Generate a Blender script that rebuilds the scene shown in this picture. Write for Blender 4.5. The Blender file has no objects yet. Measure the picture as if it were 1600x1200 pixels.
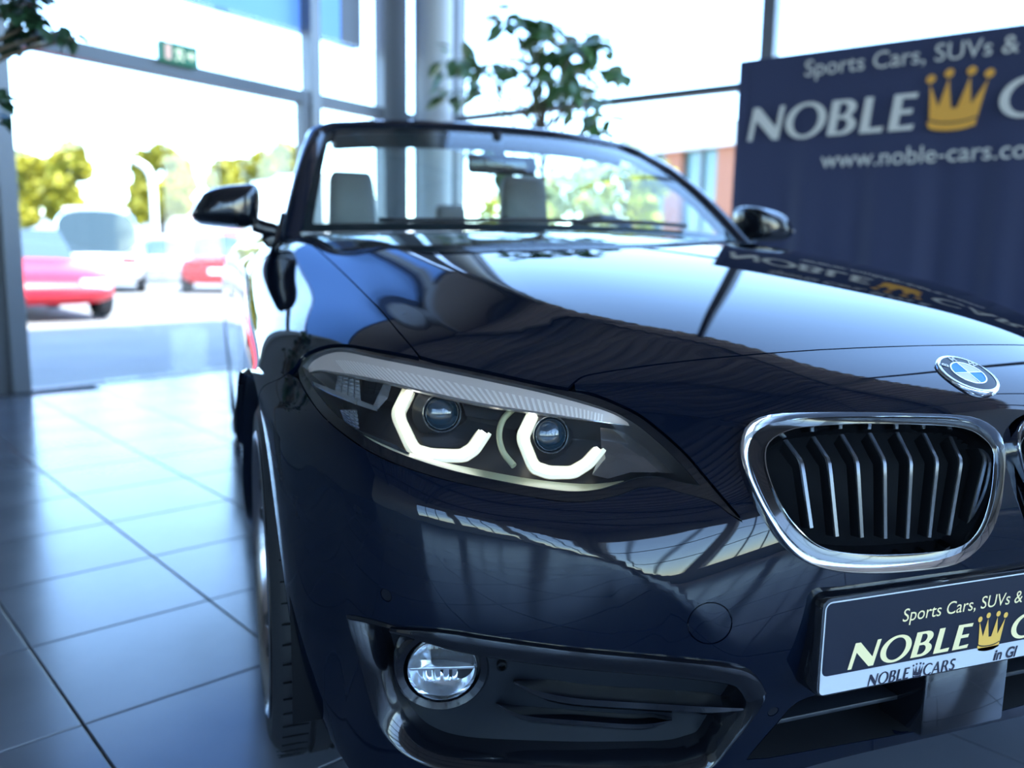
import bpy, bmesh, math, random
import numpy as np
from mathutils import Vector, Matrix
from mathutils.bvhtree import BVHTree
from mathutils.geometry import delaunay_2d_cdt
random.seed(7)
SC = bpy.context.scene
COL = SC.collection
# ------------------------------------------------------------------ camera
CAM = np.array([-0.9305, -0.7283, 0.8806])
YAW, PITCH, ROLL, FPX = math.radians(19.89), math.radians(8.54), math.radians(0.99), 1293.6
_f = np.array([math.sin(YAW)*math.cos(PITCH), math.cos(YAW)*math.cos(PITCH), -math.sin(PITCH)])
_r = np.array([math.cos(YAW), -math.sin(YAW), 0.0])
_u = np.cross(_r, _f)
RGT = math.cos(ROLL)*_r + math.sin(ROLL)*_u
UPV = -math.sin(ROLL)*_r + math.cos(ROLL)*_u
FWD = _f
cd = bpy.data.cameras.new('camera')
cam = bpy.data.objects.new('camera', cd)
COL.objects.link(cam)
m = Matrix.Identity(4)
for k in range(3):
    m[k][0], m[k][1], m[k][2], m[k][3] = RGT[k], UPV[k], -FWD[k], CAM[k]
cam.matrix_world = m
cd.sensor_width = 36.0
cd.sensor_fit = 'HORIZONTAL'
cd.lens = FPX/1600*36.0
cd.clip_start = 0.02
cd.clip_end = 400
cd.dof.use_dof = True
cd.dof.focus_distance = 1.03
cd.dof.aperture_fstop = 2.7
SC.camera = cam
# ------------------------------------------------------------------ world, sun, exposure
w = bpy.data.worlds.new('world'); SC.world = w; w.use_nodes = True
nt = w.node_tree; nt.nodes.clear()
sky = nt.nodes.new('ShaderNodeTexSky'); sky.sky_type = 'NISHITA'
SUN_EL, SUN_AZ = math.radians(58), math.radians(150)   # azimuth from +Y towards +X
sky.sun_disc = False; sky.sun_elevation = SUN_EL; sky.sun_rotation = SUN_AZ
sky.air_density = 1.0; sky.dust_density = 0.5; sky.ozone_density = 4.0
bg = nt.nodes.new('ShaderNodeBackground'); bg.inputs[1].default_value = 1.7
out = nt.nodes.new('ShaderNodeOutputWorld')
nt.links.new(sky.outputs[0], bg.inputs[0]); nt.links.new(bg.outputs[0], out.inputs[0])
sl = bpy.data.lights.new('sun', 'SUN'); sl.energy = 22.0; sl.angle = math.radians(0.6); sl.color = (1.0, .95, .86)
so = bpy.data.objects.new('sun', sl); COL.objects.link(so)
so.rotation_euler = Vector((math.sin(SUN_AZ)*math.cos(SUN_EL), math.cos(SUN_AZ)*math.cos(SUN_EL), math.sin(SUN_EL))).to_track_quat('Z', 'Y').to_euler()
SC.view_settings.view_transform = 'Standard'
SC.view_settings.look = 'None'
SC.view_settings.gamma = 1.0
SC.view_settings.use_curve_mapping = False
SC.view_settings.exposure = 0.0
SC.cycles.use_denoising = True
SC.cycles.max_bounces = 14
SC.cycles.diffuse_bounces = 5
SC.cycles.glossy_bounces = 6
SC.cycles.transmission_bounces = 10
SC.cycles.transparent_max_bounces = 16
SC.cycles.caustics_reflective = False
SC.cycles.caustics_refractive = False
SC.cycles.sample_clamp_indirect = 12.0
# ------------------------------------------------------------------ pixel -> ray
def ray(x, y):
    return FWD + (x-800)/FPX*RGT - (y-600)/FPX*UPV
def at_z(x, y, z):
    d = ray(x, y); return CAM + d*((z-CAM[2])/d[2])
def at_y(x, y, Y):
    d = ray(x, y); return CAM + d*((Y-CAM[1])/d[1])
def at_depth(x, y, t):
    return CAM + ray(x, y)*t
def at_plane(x, y, p0, n):
    d = ray(x, y); p0 = np.asarray(p0, float); n = np.asarray(n, float)
    return CAM + d*(((p0-CAM) @ n)/(d @ n))
# ------------------------------------------------------------------ materials
def principled(name, base=(.5, .5, .5), rough=.5, metal=0., **kw):
    mt = bpy.data.materials.new(name); mt.use_nodes = True
    b = mt.node_tree.nodes['Principled BSDF']
    b.inputs['Base Color'].default_value = (*base, 1)
    b.inputs['Roughness'].default_value = rough
    b.inputs['Metallic'].default_value = metal
    for k, v in kw.items():
        k = {'coat': 'Coat Weight', 'coat_rough': 'Coat Roughness', 'spec': 'Specular IOR Level', 'emit': 'Emission Color', 'estr': 'Emission Strength', 'alpha': 'Alpha', 'trans': 'Transmission Weight', 'ior': 'IOR', 'sheen': 'Sheen Weight', 'coat_ior': 'Coat IOR', 'sss': 'Subsurface Weight'}[k]
        b.inputs[k].default_value = (*v, 1) if isinstance(v, tuple) else v
    return mt
def add_noise_color(mt, c1, c2, scale=5., detail=4., coord='Object', rough_var=None, bump=0.):
    n = mt.node_tree; b = n.nodes['Principled BSDF']
    tc = n.nodes.new('ShaderNodeTexCoord'); no = n.nodes.new('ShaderNodeTexNoise')
    no.inputs['Scale'].default_value = scale; no.inputs['Detail'].default_value = detail
    n.links.new(tc.outputs[coord], no.inputs['Vector'])
    r = n.nodes.new('ShaderNodeValToRGB')
    r.color_ramp.elements[0].color = (*c1, 1); r.color_ramp.elements[1].color = (*c2, 1)
    r.color_ramp.elements[0].position = .3; r.color_ramp.elements[1].position = .7
    n.links.new(no.outputs['Fac'], r.inputs[0]); n.links.new(r.outputs[0], b.inputs['Base Color'])
    if rough_var:
        mr = n.nodes.new('ShaderNodeMapRange'); mr.inputs[3].default_value, mr.inputs[4].default_value = rough_var
        n.links.new(no.outputs['Fac'], mr.inputs[0]); n.links.new(mr.outputs[0], b.inputs['Roughness'])
    if bump:
        bp = n.nodes.new('ShaderNodeBump'); bp.inputs['Strength'].default_value = bump; bp.inputs['Distance'].default_value = .01
        n.links.new(no.outputs['Fac'], bp.inputs['Height']); n.links.new(bp.outputs[0], b.inputs['Normal'])
    return mt
def thin_glass(name, tint=(1, 1, 1), ior=1.5, refl=1.0, rough=0.0):
    """sheet glass: Fresnel reflection over straight-through transmission"""
    mt = bpy.data.materials.new(name); mt.use_nodes = True; n = mt.node_tree; n.nodes.clear()
    o = n.nodes.new('ShaderNodeOutputMaterial'); mx = n.nodes.new('ShaderNodeMixShader')
    t = n.nodes.new('ShaderNodeBsdfTransparent'); t.inputs[0].default_value = (*tint, 1)
    g = n.nodes.new('ShaderNodeBsdfGlossy'); g.inputs['Roughness'].default_value = rough
    fr = n.nodes.new('ShaderNodeFresnel')
    mu = n.nodes.new('ShaderNodeMath'); mu.operation = 'MULTIPLY'; mu.inputs[1].default_value = refl
    ge = n.nodes.new('ShaderNodeNewGeometry')   # the same index from either face of the pane
    mr = n.nodes.new('ShaderNodeMapRange'); mr.inputs[3].default_value = ior; mr.inputs[4].default_value = 1/ior
    n.links.new(ge.outputs['Backfacing'], mr.inputs[0]); n.links.new(mr.outputs[0], fr.inputs[0])
    n.links.new(fr.outputs[0], mu.inputs[0]); n.links.new(mu.outputs[0], mx.inputs[0])
    n.links.new(t.outputs[0], mx.inputs[1]); n.links.new(g.outputs[0], mx.inputs[2]); n.links.new(mx.outputs[0], o.inputs[0])
    return mt
# ------------------------------------------------------------------ mesh helpers
WLOC = {}
def link(o, parent=None):
    COL.objects.link(o)
    if parent is not None:
        o.parent = parent
        L = WLOC.get(parent.name)
        if L is not None: o.matrix_parent_inverse = Matrix.Translation(-L)
    return o
def tag(o, label=None, cat=None, group=None, kind=None):
    if label: o['label'] = label
    if cat: o['category'] = cat
    if group: o['group'] = group
    if kind: o['kind'] = kind
    return o
def empty(name, loc=(0, 0, 0), parent=None):
    o = bpy.data.objects.new(name, None); o.empty_display_size = .1
    link(o, parent)
    if parent is None:
        o.location = loc; WLOC[o.name] = Vector(loc)
    else:
        WLOC[o.name] = None
    return o
def mesh_obj(name, verts, faces, mat, parent=None, smooth=True, normals=None, auto=None):
    me = bpy.data.meshes.new(name)
    me.from_pydata([tuple(map(float, v)) for v in verts], [], [tuple(int(i) for i in f) for f in faces])
    me.update()
    if mat is not None:
        for mm in (mat if isinstance(mat, (list, tuple)) else [mat]): me.materials.append(mm)
    if smooth:
        me.polygons.foreach_set('use_smooth', [True]*len(me.polygons))
        if auto is not None: me.set_sharp_from_angle(angle=math.radians(auto))
    if normals is not None:
        me.normals_split_custom_set_from_vertices([tuple(map(float, q)) for q in normals])
    o = bpy.data.objects.new(name, me)
    return link(o, parent)
class MB:
    """collects shapes of ONE piece"""
    def __init__(s): s.v = []; s.f = []
    def add(s, v, f):
        b = len(s.v); s.v += [tuple(map(float, p)) for p in v]; s.f += [tuple(i+b for i in q) for q in f]; return s
    def box(s, c, d, rz=0., bevel=0.):
        bm = bmesh.new(); bmesh.ops.create_cube(bm, size=1)
        bmesh.ops.scale(bm, vec=d, verts=bm.verts)
        if bevel: bmesh.ops.bevel(bm, geom=list(bm.edges), offset=bevel, segments=2, profile=.5, affect='EDGES')
        if rz: bmesh.ops.rotate(bm, cent=(0, 0, 0), matrix=Matrix.Rotation(rz, 3, 'Z'), verts=bm.verts)
        bmesh.ops.translate(bm, vec=c, verts=bm.verts)
        bm.verts.index_update()
        s.add([v.co[:] for v in bm.verts], [[v.index for v in f.verts] for f in bm.faces]); bm.free(); return s
    def obox(s, c, ax, ay, az, d, bevel=0.):
        """box with axes ax, ay, az (unit vectors), centre c, dims d"""
        t = MB().box((0, 0, 0), d, 0, bevel); A = np.array([ax, ay, az], float)
        s.add(np.array(t.v) @ A + np.asarray(c, float), t.f); return s
    def grid(s, rows, closed_u=False, closed_v=False):
        R = [list(r) for r in rows]; nr, nc = len(R), len(R[0]); v = [p for r in R for p in r]; f = []
        for i in range(nr if closed_v else nr-1):
            for j in range(nc if closed_u else nc-1):
                a, b = i, (i+1) % nr; c, d = j, (j+1) % nc
                f.append((a*nc+c, a*nc+d, b*nc+d, b*nc+c))
        return s.add(v, f)
    def fan(s, loop):
        n = len(loop); c = np.mean(np.array(loop, float), axis=0)
        return s.add(list(loop)+[c], [(i, (i+1) % n, n) for i in range(n)])
    def tube(s, pts, r, seg=8, closed=False, caps=True):
        P = np.array(pts, float); n = len(P); rad = [r]*n if np.isscalar(r) else list(r)
        if closed: T = np.roll(P, -1, 0)-np.roll(P, 1, 0)
        else:
            T = np.zeros_like(P); T[1:-1] = P[2:]-P[:-2]; T[0] = P[1]-P[0]; T[-1] = P[-1]-P[-2]
        T /= np.linalg.norm(T, axis=1)[:, None]+1e-12
        a = np.array([0, 0, 1.]) if abs(T[0][2]) < .9 else np.array([1., 0, 0])
        N = np.cross(T[0], a); N /= np.linalg.norm(N); rows = []
        for i in range(n):
            N = N-T[i]*(N @ T[i]); N /= np.linalg.norm(N); B = np.cross(T[i], N)
            rows.append([P[i]+rad[i]*(math.cos(q)*N+math.sin(q)*B) for q in np.linspace(0, 2*math.pi, seg, endpoint=False)])
        s.grid(rows, closed_u=True, closed_v=closed)
        if caps and not closed: s.fan(rows[0][::-1]); s.fan(rows[-1])
        return s
    def sweep(s, pts, fr, prof, closed=False, caps=True):
        """profile (list of (a,b)) swept along pts; fr = list of (A,B) frame vectors"""
        rows = [[np.asarray(p)+a*A+b*B for a, b in prof] for p, (A, B) in zip(pts, fr)]
        s.grid(rows, closed_u=True, closed_v=closed)
        if caps and not closed: s.fan(rows[0][::-1]); s.fan(rows[-1])
        return s
    def lathe(s, prof, c, axis, seg=32, ref=None):
        """prof list of (r, h) about axis through c"""
        ax = np.asarray(axis, float); ax /= np.linalg.norm(ax)
        a = np.array([0, 0, 1.]) if abs(ax[2]) < .9 else np.array([1., 0, 0])
        if ref is not None: a = np.asarray(ref, float)
        U = a-ax*(a @ ax); U /= np.linalg.norm(U); V = np.cross(ax, U); c = np.asarray(c, float)
        rows = [[c+h*ax+r*(math.cos(q)*U+math.sin(q)*V) for q in np.linspace(0, 2*math.pi, seg, endpoint=False)] for r, h in prof]
        return s.grid(rows, closed_u=True)
    def build(s, name, mat, parent=None, smooth=True, auto=40, fix=True):
        if fix:
            bm = bmesh.new()
            vs = [bm.verts.new(p) for p in s.v]
            for q in s.f:
                if len(set(q)) < 3: continue
                try: bm.faces.new([vs[i] for i in q])
                except ValueError: pass
            bmesh.ops.remove_doubles(bm, verts=bm.verts, dist=1e-6)
            bmesh.ops.recalc_face_normals(bm, faces=bm.faces)
            me = bpy.data.meshes.new(name); bm.to_mesh(me); bm.free()
        else:
            me = bpy.data.meshes.new(name); me.from_pydata(s.v, [], s.f); me.update()
        if mat is not None: me.materials.append(mat)
        if smooth:
            me.polygons.foreach_set('use_smooth', [True]*len(me.polygons))
            if auto: me.set_sharp_from_angle(angle=math.radians(auto))
        o = bpy.data.objects.new(name, me)
        return link(o, parent)
def catmull(pts, n=8, closed=False):
    P = np.array(pts, float); k = len(P); out = []
    rng = range(k) if closed else range(k-1)
    for i in rng:
        if closed: p0, p1, p2, p3 = P[i-1], P[i], P[(i+1) % k], P[(i+2) % k]
        else:
            p1, p2 = P[i], P[i+1]; p0 = P[i-1] if i > 0 else 2*p1-p2; p3 = P[i+2] if i+2 < k else 2*p2-p1
        for t in np.linspace(0, 1, n, endpoint=False):
            out.append(.5*((2*p1)+(p2-p0)*t+(2*p0-5*p1+4*p2-p3)*t*t+(3*p1-p0-3*p2+p3)*t**3))
    if not closed: out.append(P[-1])
    return np.array(out)
def unit(v):
    v = np.asarray(v, float); return v/(np.linalg.norm(v)+1e-12)
def smoothstep(a, b, x):
    t = np.clip((x-a)/(b-a), 0, 1); return t*t*(3-2*t)
# ------------------------------------------------------------------ car body surface: a B-spline net, X outward (mirrored), y rearward, z up
NET = [
 [(0,.07,.235),(.15,.07,.235),(.30,.078,.222),(.45,.10,.180),(.60,.155,.165),(.70,.23,.135),(.768,.30,.145),(.802,.355,.175),(.812,.395,.185),(.815,.42,.19)],
 [(0,.04,.33),(.15,.042,.33),(.30,.05,.328),(.45,.07,.322),(.60,.12,.315),(.72,.20,.31),(.788,.285,.303),(.823,.35,.298),(.833,.385,.295),(.838,.41,.292)],
 [(0,.018,.43),(.15,.02,.43),(.30,.020,.43),(.45,.046,.43),(.60,.100,.43),(.735,.175,.43),(.805,.27,.43),(.838,.345,.43),(.847,.39,.43),(.851,.425,.43)],
 [(0,.0,.55),(.15,.003,.55),(.30,.011,.55),(.45,.062,.55),(.60,.122,.555),(.735,.19,.56),(.81,.29,.565),(.845,.385,.57),(.856,.45,.57),(.861,.51,.575)],
 [(0,.018,.635),(.15,.022,.635),(.30,.034,.635),(.44,.10,.63),(.59,.162,.635),(.725,.23,.645),(.801,.33,.652),(.843,.435,.650),(.859,.515,.643),(.867,.595,.638)],
 [(0,.046,.716),(.15,.050,.715),(.30,.078,.709),(.42,.14,.694),(.565,.205,.69),(.705,.285,.695),(.788,.388,.684),(.836,.50,.674),(.857,.60,.673),(.870,.70,.671)],
 [(0,.15,.768),(.15,.153,.766),(.28,.165,.760),(.40,.19,.749),(.53,.24,.732),(.665,.335,.730),(.762,.445,.722),(.828,.565,.695),(.860,.69,.688),(.874,.80,.680)],
 [(0,.30,.82),(.15,.303,.818),(.29,.318,.812),(.41,.345,.80),(.525,.39,.793),(.655,.465,.784),(.772,.57,.752),(.846,.70,.710),(.872,.82,.675),(.879,.92,.650)],
 [(0,.55,.872),(.15,.553,.870),(.30,.565,.864),(.42,.585,.855),(.535,.62,.842),(.66,.69,.820),(.786,.77,.783),(.858,.885,.722),(.879,.985,.63),(.882,1.07,.524)],
 [(0,.85,.917),(.16,.853,.915),(.31,.865,.908),(.44,.885,.898),(.56,.91,.884),(.68,.95,.862),(.795,1.00,.806),(.864,1.065,.733),(.882,1.12,.58),(.882,1.138,.34)],
 [(0,1.15,.948),(.16,1.152,.946),(.32,1.16,.94),(.46,1.175,.931),(.585,1.195,.918),(.71,1.225,.90),(.805,1.26,.842),(.864,1.30,.762),(.872,1.33,.55),(.86,1.35,.22)],
 [(0,1.42,.965),(.16,1.42,.963),(.32,1.425,.958),(.47,1.43,.95),(.605,1.44,.94),(.73,1.46,.925),(.81,1.48,.875),(.858,1.5,.79),(.872,1.52,.55),(.855,1.54,.2)],
 [(0,1.9,.965),(.16,1.9,.963),(.32,1.9,.958),(.47,1.9,.955),(.605,1.9,.95),(.735,1.9,.945),(.82,1.9,.89),(.862,1.9,.80),(.874,1.9,.55),(.855,1.9,.2)],
 [(0,2.5,.97),(.16,2.5,.97),(.32,2.5,.968),(.47,2.5,.965),(.605,2.5,.962),(.735,2.5,.955),(.825,2.5,.905),(.866,2.5,.81),(.876,2.5,.55),(.855,2.5,.2)],
 [(0,3.0,.98),(.16,3.0,.98),(.32,3.0,.978),(.47,3.0,.975),(.605,3.0,.972),(.735,3.0,.965),(.83,3.0,.915),(.873,3.05,.82),(.885,3.08,.6),(.86,3.10,.30)],
 [(0,3.46,.985),(.16,3.46,.985),(.32,3.46,.983),(.46,3.46,.98),(.60,3.46,.977),(.725,3.46,.97),(.825,3.46,.92),(.875,3.46,.83),(.887,3.46,.75),(.887,3.46,.683)],
 [(0,3.87,.985),(.16,3.87,.985),(.31,3.87,.983),(.45,3.86,.98),(.58,3.86,.975),(.69,3.85,.965),(.79,3.83,.91),(.855,3.82,.80),(.875,3.81,.6),(.865,3.80,.25)],
 [(0,4.24,.975),(.16,4.24,.975),(.31,4.23,.973),(.43,4.22,.97),(.54,4.21,.96),(.64,4.2,.945),(.73,4.16,.88),(.80,4.12,.75),(.82,4.1,.55),(.81,4.08,.25)],
 [(0,4.40,.85),(.16,4.40,.85),(.32,4.39,.85),(.45,4.37,.845),(.55,4.34,.835),(.63,4.30,.80),(.69,4.26,.72),(.73,4.22,.62),(.745,4.2,.5),(.74,4.18,.25)],
 [(0,4.43,.60),(.16,4.43,.60),(.32,4.42,.60),(.45,4.40,.60),(.55,4.37,.60),(.63,4.33,.58),(.69,4.28,.55),(.73,4.23,.48),(.745,4.2,.38),(.74,4.18,.24)],
 [(0,4.40,.28),(.16,4.40,.28),(.32,4.39,.28),(.45,4.37,.28),(.55,4.34,.28),(.63,4.30,.27),(.69,4.26,.26),(.73,4.22,.25),(.745,4.2,.24),(.74,4.18,.23)],
]
G = np.array(NET, float); NR, NC, _ = G.shape
# phantom borders: mirror at the centre line, linear extrapolation elsewhere; a few fitting steps pull the sheet onto the net
def _pad(C):
    X = np.zeros((NR+2, NC+2, 3)); X[1:-1, 1:-1] = C
    X[1:-1, 0] = C[:, 1]*np.array([-1, 1, 1]); X[1:-1, -1] = 2*C[:, -1]-C[:, -2]
    X[0] = 2*X[1]-X[2]; X[-1] = 2*X[-2]-X[-3]
    return X
_k = np.array([1, 4, 1])/6; _C = G.copy()
for _it in range(1):
    _X = _pad(_C)
    _T = sum(_k[a]*_X[a:a+NR] for a in range(3)); _T = sum(_k[a]*_T[:, a:a+NC] for a in range(3))
    _C = _C+(G-_T)
GX = _pad(_C)
def _bs(t):
    return np.stack([(1-t)**3, 3*t**3-6*t**2+4, -3*t**3+3*t**2+3*t+1, t**3], -1)/6
def _dbs(t):
    return np.stack([-3*(1-t)**2, 9*t**2-12*t, -9*t**2+6*t+3, 3*t**2], -1)/6
def S_base(u, v, der=False):
    u = np.clip(np.atleast_1d(np.asarray(u, float)), 0, NC-1-1e-6); v = np.clip(np.atleast_1d(np.asarray(v, float)), 0, NR-1-1e-6)
    i = u.astype(int); j = v.astype(int); tu = u-i; tv = v-j
    bu, bv = _bs(tu), _bs(tv)
    P = np.zeros((len(u), 3))
    if der: du, dv = _dbs(tu), _dbs(tv); Pu = np.zeros_like(P); Pv = np.zeros_like(P)
    for a in range(4):
        for b in range(4):
            g = GX[j+a, i+b]
            P += (bv[:, a]*bu[:, b])[:, None]*g
            if der:
                Pu += (bv[:, a]*du[:, b])[:, None]*g; Pv += (dv[:, a]*bu[:, b])[:, None]*g
    return (P, Pu, Pv) if der else P
CREASE_X = np.array([.30, .391, .423, .458, .513, .619, .684, .747, .791, .829, .90])
CREASE_Z = np.array([.40, .463, .487, .516, .542, .571, .585, .593, .602, .625, .66])
def _offs(P):
    X, Y, Z = P[:, 0], P[:, 1], P[:, 2]
    # bumper character line: the surface falls back below it
    d = Z-np.interp(X, CREASE_X, CREASE_Z); r = .004
    low = (np.sqrt(d*d+r*r)-d)/2
    wx = smoothstep(.36, .47, X)*(1-smoothstep(.80, .86, X))*(1-smoothstep(.45, .6, Y))
    o = -.024*(1-np.exp(-low/.11))*wx
    # bonnet crease: surface drops gently outside it
    xc = np.interp(Y, [.0, .194, .28, .373, .517, .653, .789, .949, 1.3], [.17, .303, .38, .435, .482, .516, .538, .556, .585]); d2 = xc-X; r2 = .010
    o2 = (np.sqrt(d2*d2+r2*r2)-d2)/2
    wb = smoothstep(.58, .70, Z)*(1-smoothstep(1.2, 1.5, Y))*(1-smoothstep(.62, .76, X))
    o += -.013*(1-np.exp(-o2/.075))*wb
    return o
_s0, _a, _b = S_base([3.], [7.], True)
NSIGN = 1. if np.cross(_b, _a)[0][2] > 0 else -1.
def S(u, v):
    P, Pu, Pv = S_base(u, v, True)
    N = np.cross(Pv, Pu)*NSIGN; N /= np.linalg.norm(N, axis=1)[:, None]+1e-12
    return P+N*_offs(P)[:, None]
def SN(u, v):
    """point and outward normal on the body (X > 0 half)"""
    u = np.atleast_1d(np.asarray(u, float)); v = np.atleast_1d(np.asarray(v, float)); e = 2e-3
    P = S(u, v)
    ua, ub = np.clip(u-e, 0, NC-1), np.clip(u+e, 0, NC-1); va, vb = np.clip(v-e, 0, NR-1), np.clip(v+e, 0, NR-1)
    N = np.cross(S(u, vb)-S(u, va), S(ub, v)-S(ua, v))*NSIGN
    N /= np.linalg.norm(N, axis=1)[:, None]+1e-12
    N[u < 1e-6, 0] = 0
    N /= np.linalg.norm(N, axis=1)[:, None]+1e-12
    return P, N
# dense evaluation for ray casts onto the body (and onto shells at a depth below it); right half of the car is x < 0
MU, MV = 14, 14
_uu = np.linspace(-4, NC-1, (NC+3)*MU+1); _vv = np.linspace(0, 11, 11*MV+1)
_U, _V = np.meshgrid(_uu, _vv)
_SP, _SNm = SN(np.abs(_U.ravel()), _V.ravel())
_sg = np.where(_U.ravel() < 0, -1., 1.); _SP[:, 0] *= _sg; _SNm[:, 0] *= _sg
_nu, _nv = len(_uu), len(_vv)
_tri = []
for j in range(_nv-1):
    for i in range(_nu-1):
        a = j*_nu+i; _tri += [(a, a+1, a+_nu+1), (a, a+_nu+1, a+_nu)]
_UVF = np.stack([_U.ravel(), _V.ravel()], 1)
_bvh = {}
def shell(d):
    k = round(d, 4)
    if k not in _bvh:
        Q = (_SP-_SNm*d)*np.array([-1, 1, 1])
        _bvh[k] = (Q, BVHTree.FromPolygons([tuple(p) for p in Q], _tri, all_triangles=True))
    return _bvh[k]
def hit(px, py, d=0.):
    """pixel -> (u, v, point) on the shell d below the body surface (right-hand half, x < 0)"""
    Q, bv = shell(d); dr = ray(px, py)
    loc, nrm, idx, dist = bv.ray_cast(Vector(CAM), Vector(dr))
    if loc is None:
        for k in range(1, 30):     # just past the edge of the sheet: step back onto it
            loc, nrm, idx, dist = bv.ray_cast(Vector(CAM), Vector(ray(px, py-4*k)))
            if loc is not None: break
        else: raise RuntimeError('no hit %s' % ((px, py),))
    t = _tri[idx]; A, B, C = Q[t[0]], Q[t[1]], Q[t[2]]
    M = np.stack([B-A, C-A], 1); s, _, _, _ = np.linalg.lstsq(M, np.array(loc)-A, rcond=None)
    uv = _UVF[t[0]]+s[0]*(_UVF[t[1]]-_UVF[t[0]])+s[1]*(_UVF[t[2]]-_UVF[t[0]])
    return uv[0], uv[1], np.array(loc)
def uvs(pxs, d=0.):
    return [hit(x, y, d)[:2] for x, y in pxs]
def P3(pxs, d=0.):
    """pixels -> 3D points on shell d"""
    return np.array([hit(x, y, d)[2] for x, y in pxs])
def onS(uvl, d=0., mirror=True):
    q = np.array(uvl, float); P, N = SN(q[:, 0], q[:, 1]); R = P-N*d
    s = np.array([-1, 1, 1]) if mirror else np.array([1, 1, 1])
    return R*s, N*s
def inpoly(pts, poly):
    pts = np.asarray(pts); poly = np.asarray(poly); x, y = pts[:, 0], pts[:, 1]; c = np.zeros(len(pts), bool)
    n = len(poly); j = n-1
    for i in range(n):
        xi, yi = poly[i]; xj, yj = poly[j]
        m_ = ((yi > y) != (yj > y)) & (x < (xj-xi)*(y-yi)/(yj-yi+1e-15)+xi); c ^= m_; j = i
    return c
def dist_poly(pts, poly, closed=True):
    pts = np.asarray(pts); A = np.asarray(poly); B = np.roll(A, -1, 0)
    if not closed: A, B = A[:-1], B[:-1]
    best = np.full(len(pts), 1e9)
    for a, b in zip(A, B):
        ab = b-a; t = np.clip(((pts-a) @ ab)/(ab @ ab+1e-15), 0, 1)
        best = np.minimum(best, np.linalg.norm(pts-(a+t[:, None]*ab), axis=1))
    return best
def panel(name, outer, holes, mat, parent, du=.1, dv=.1, d=0., sides='R', flange=.012, thick_holes=True, arch=None, mesh_only=False, label=None):
    """a trimmed sheet of the body surface. outer/holes are loops in (u,v). sides: 'R' right half, 'L' mirrored, 'B' both halves welded"""
    outer = np.array(outer, float); holes = [np.array(h, float) for h in holes]
    lo, hi = outer.min(0), outer.max(0)
    gu = np.arange(max(0, lo[0]), hi[0]+du, du); gv = np.arange(lo[1], hi[1]+dv, dv)
    A, B = np.meshgrid(gu, gv); g = np.stack([A.ravel(), B.ravel()], 1)
    keep = inpoly(g, outer) & (dist_poly(g, outer) > .45*min(du, dv))
    for h in holes: keep &= ~inpoly(g, h) & (dist_poly(g, h) > .45*min(du, dv))
    g = g[keep]
    V = [tuple(p) for p in outer]; E = [(i, (i+1) % len(outer)) for i in range(len(outer))]
    for h in holes:
        b = len(V); V += [tuple(p) for p in h]; E += [(b+i, b+(i+1) % len(h)) for i in range(len(h))]
    V += [tuple(p) for p in g]
    ov, oe, of, *_ = delaunay_2d_cdt([Vector(p) for p in V], E, [], 0, 1e-7)
    ov = np.array([tuple(p) for p in ov]); of = [tuple(f) for f in of]
    cen = np.array([ov[list(f)].mean(0) for f in of])
    k = inpoly(cen, outer)
    for h in holes: k &= ~inpoly(cen, h)
    of = [f for f, q in zip(of, k) if q]
    P, N = SN(ov[:, 0], ov[:, 1]); P = P-N*d
    # boundary edges -> inward flange
    cnt = {}
    for f in of:
        for a, b in zip(f, f[1:]+f[:1]): cnt[(min(a, b), max(a, b))] = cnt.get((min(a, b), max(a, b)), [])+[(a, b)]
    bed = [e[0] for e in cnt.values() if len(e) == 1]
    if sides == 'B': bed = [e for e in bed if not (ov[e[0]][0] < 1e-6 and ov[e[1]][0] < 1e-6)]
    vs = [tuple(p) for p in P]; ns = [tuple(n) for n in N]; fs = list(of)
    # orientation
    if fs:
        a, b, c = (np.array(vs[i]) for i in fs[0][:3])
        if np.cross(b-a, c-a) @ np.array(ns[fs[0][0]]) < 0: fs = [f[::-1] for f in fs]; bed = [(b, a) for a, b in bed]
    if flange:
        mp = {}
        def nv(i, dep, nn):
            key = (i, dep)
            if key not in mp:
                mp[key] = len(vs); vs.append(tuple(P[i]-N[i]*dep)); ns.append(nn)
            return mp[key]
        for a, b in bed:
            t = unit(P[b]-P[a]); sidev = unit(np.cross(t, N[a]))
            top = len(vs); r_ = .0012
            vs += [tuple(P[a]), tuple(P[b]), tuple(P[a]-N[a]*flange-sidev*.001), tuple(P[b]-N[b]*flange-sidev*.001)]
            ns += [tuple(sidev)]*4
            fs.append((top, top+2, top+3, top+1))
    vs = np.array(vs); ns = np.array(ns)
    if sides in 'RB':
        r = np.array([-1, 1, 1]); vR, nR, fR = vs*r, ns*r, [f[::-1] for f in fs]
    if sides == 'R': v_, n_, f_ = vR, nR, fR
    elif sides == 'L': v_, n_, f_ = vs, ns, fs
    else:
        idx = {}
        off = len(vs); v_ = list(vR); n_ = list(nR); mp2 = []
        for i, p in enumerate(vs):
            if i < len(ov) and ov[i][0] < 1e-6: mp2.append(i)
            else: mp2.append(len(v_)); v_.append(p); n_.append(ns[i])
        f_ = fR+[tuple(mp2[i] for i in f) for f in fs]
    return mesh_obj(name, v_, f_, mat, parent, True, normals=n_)
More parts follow.
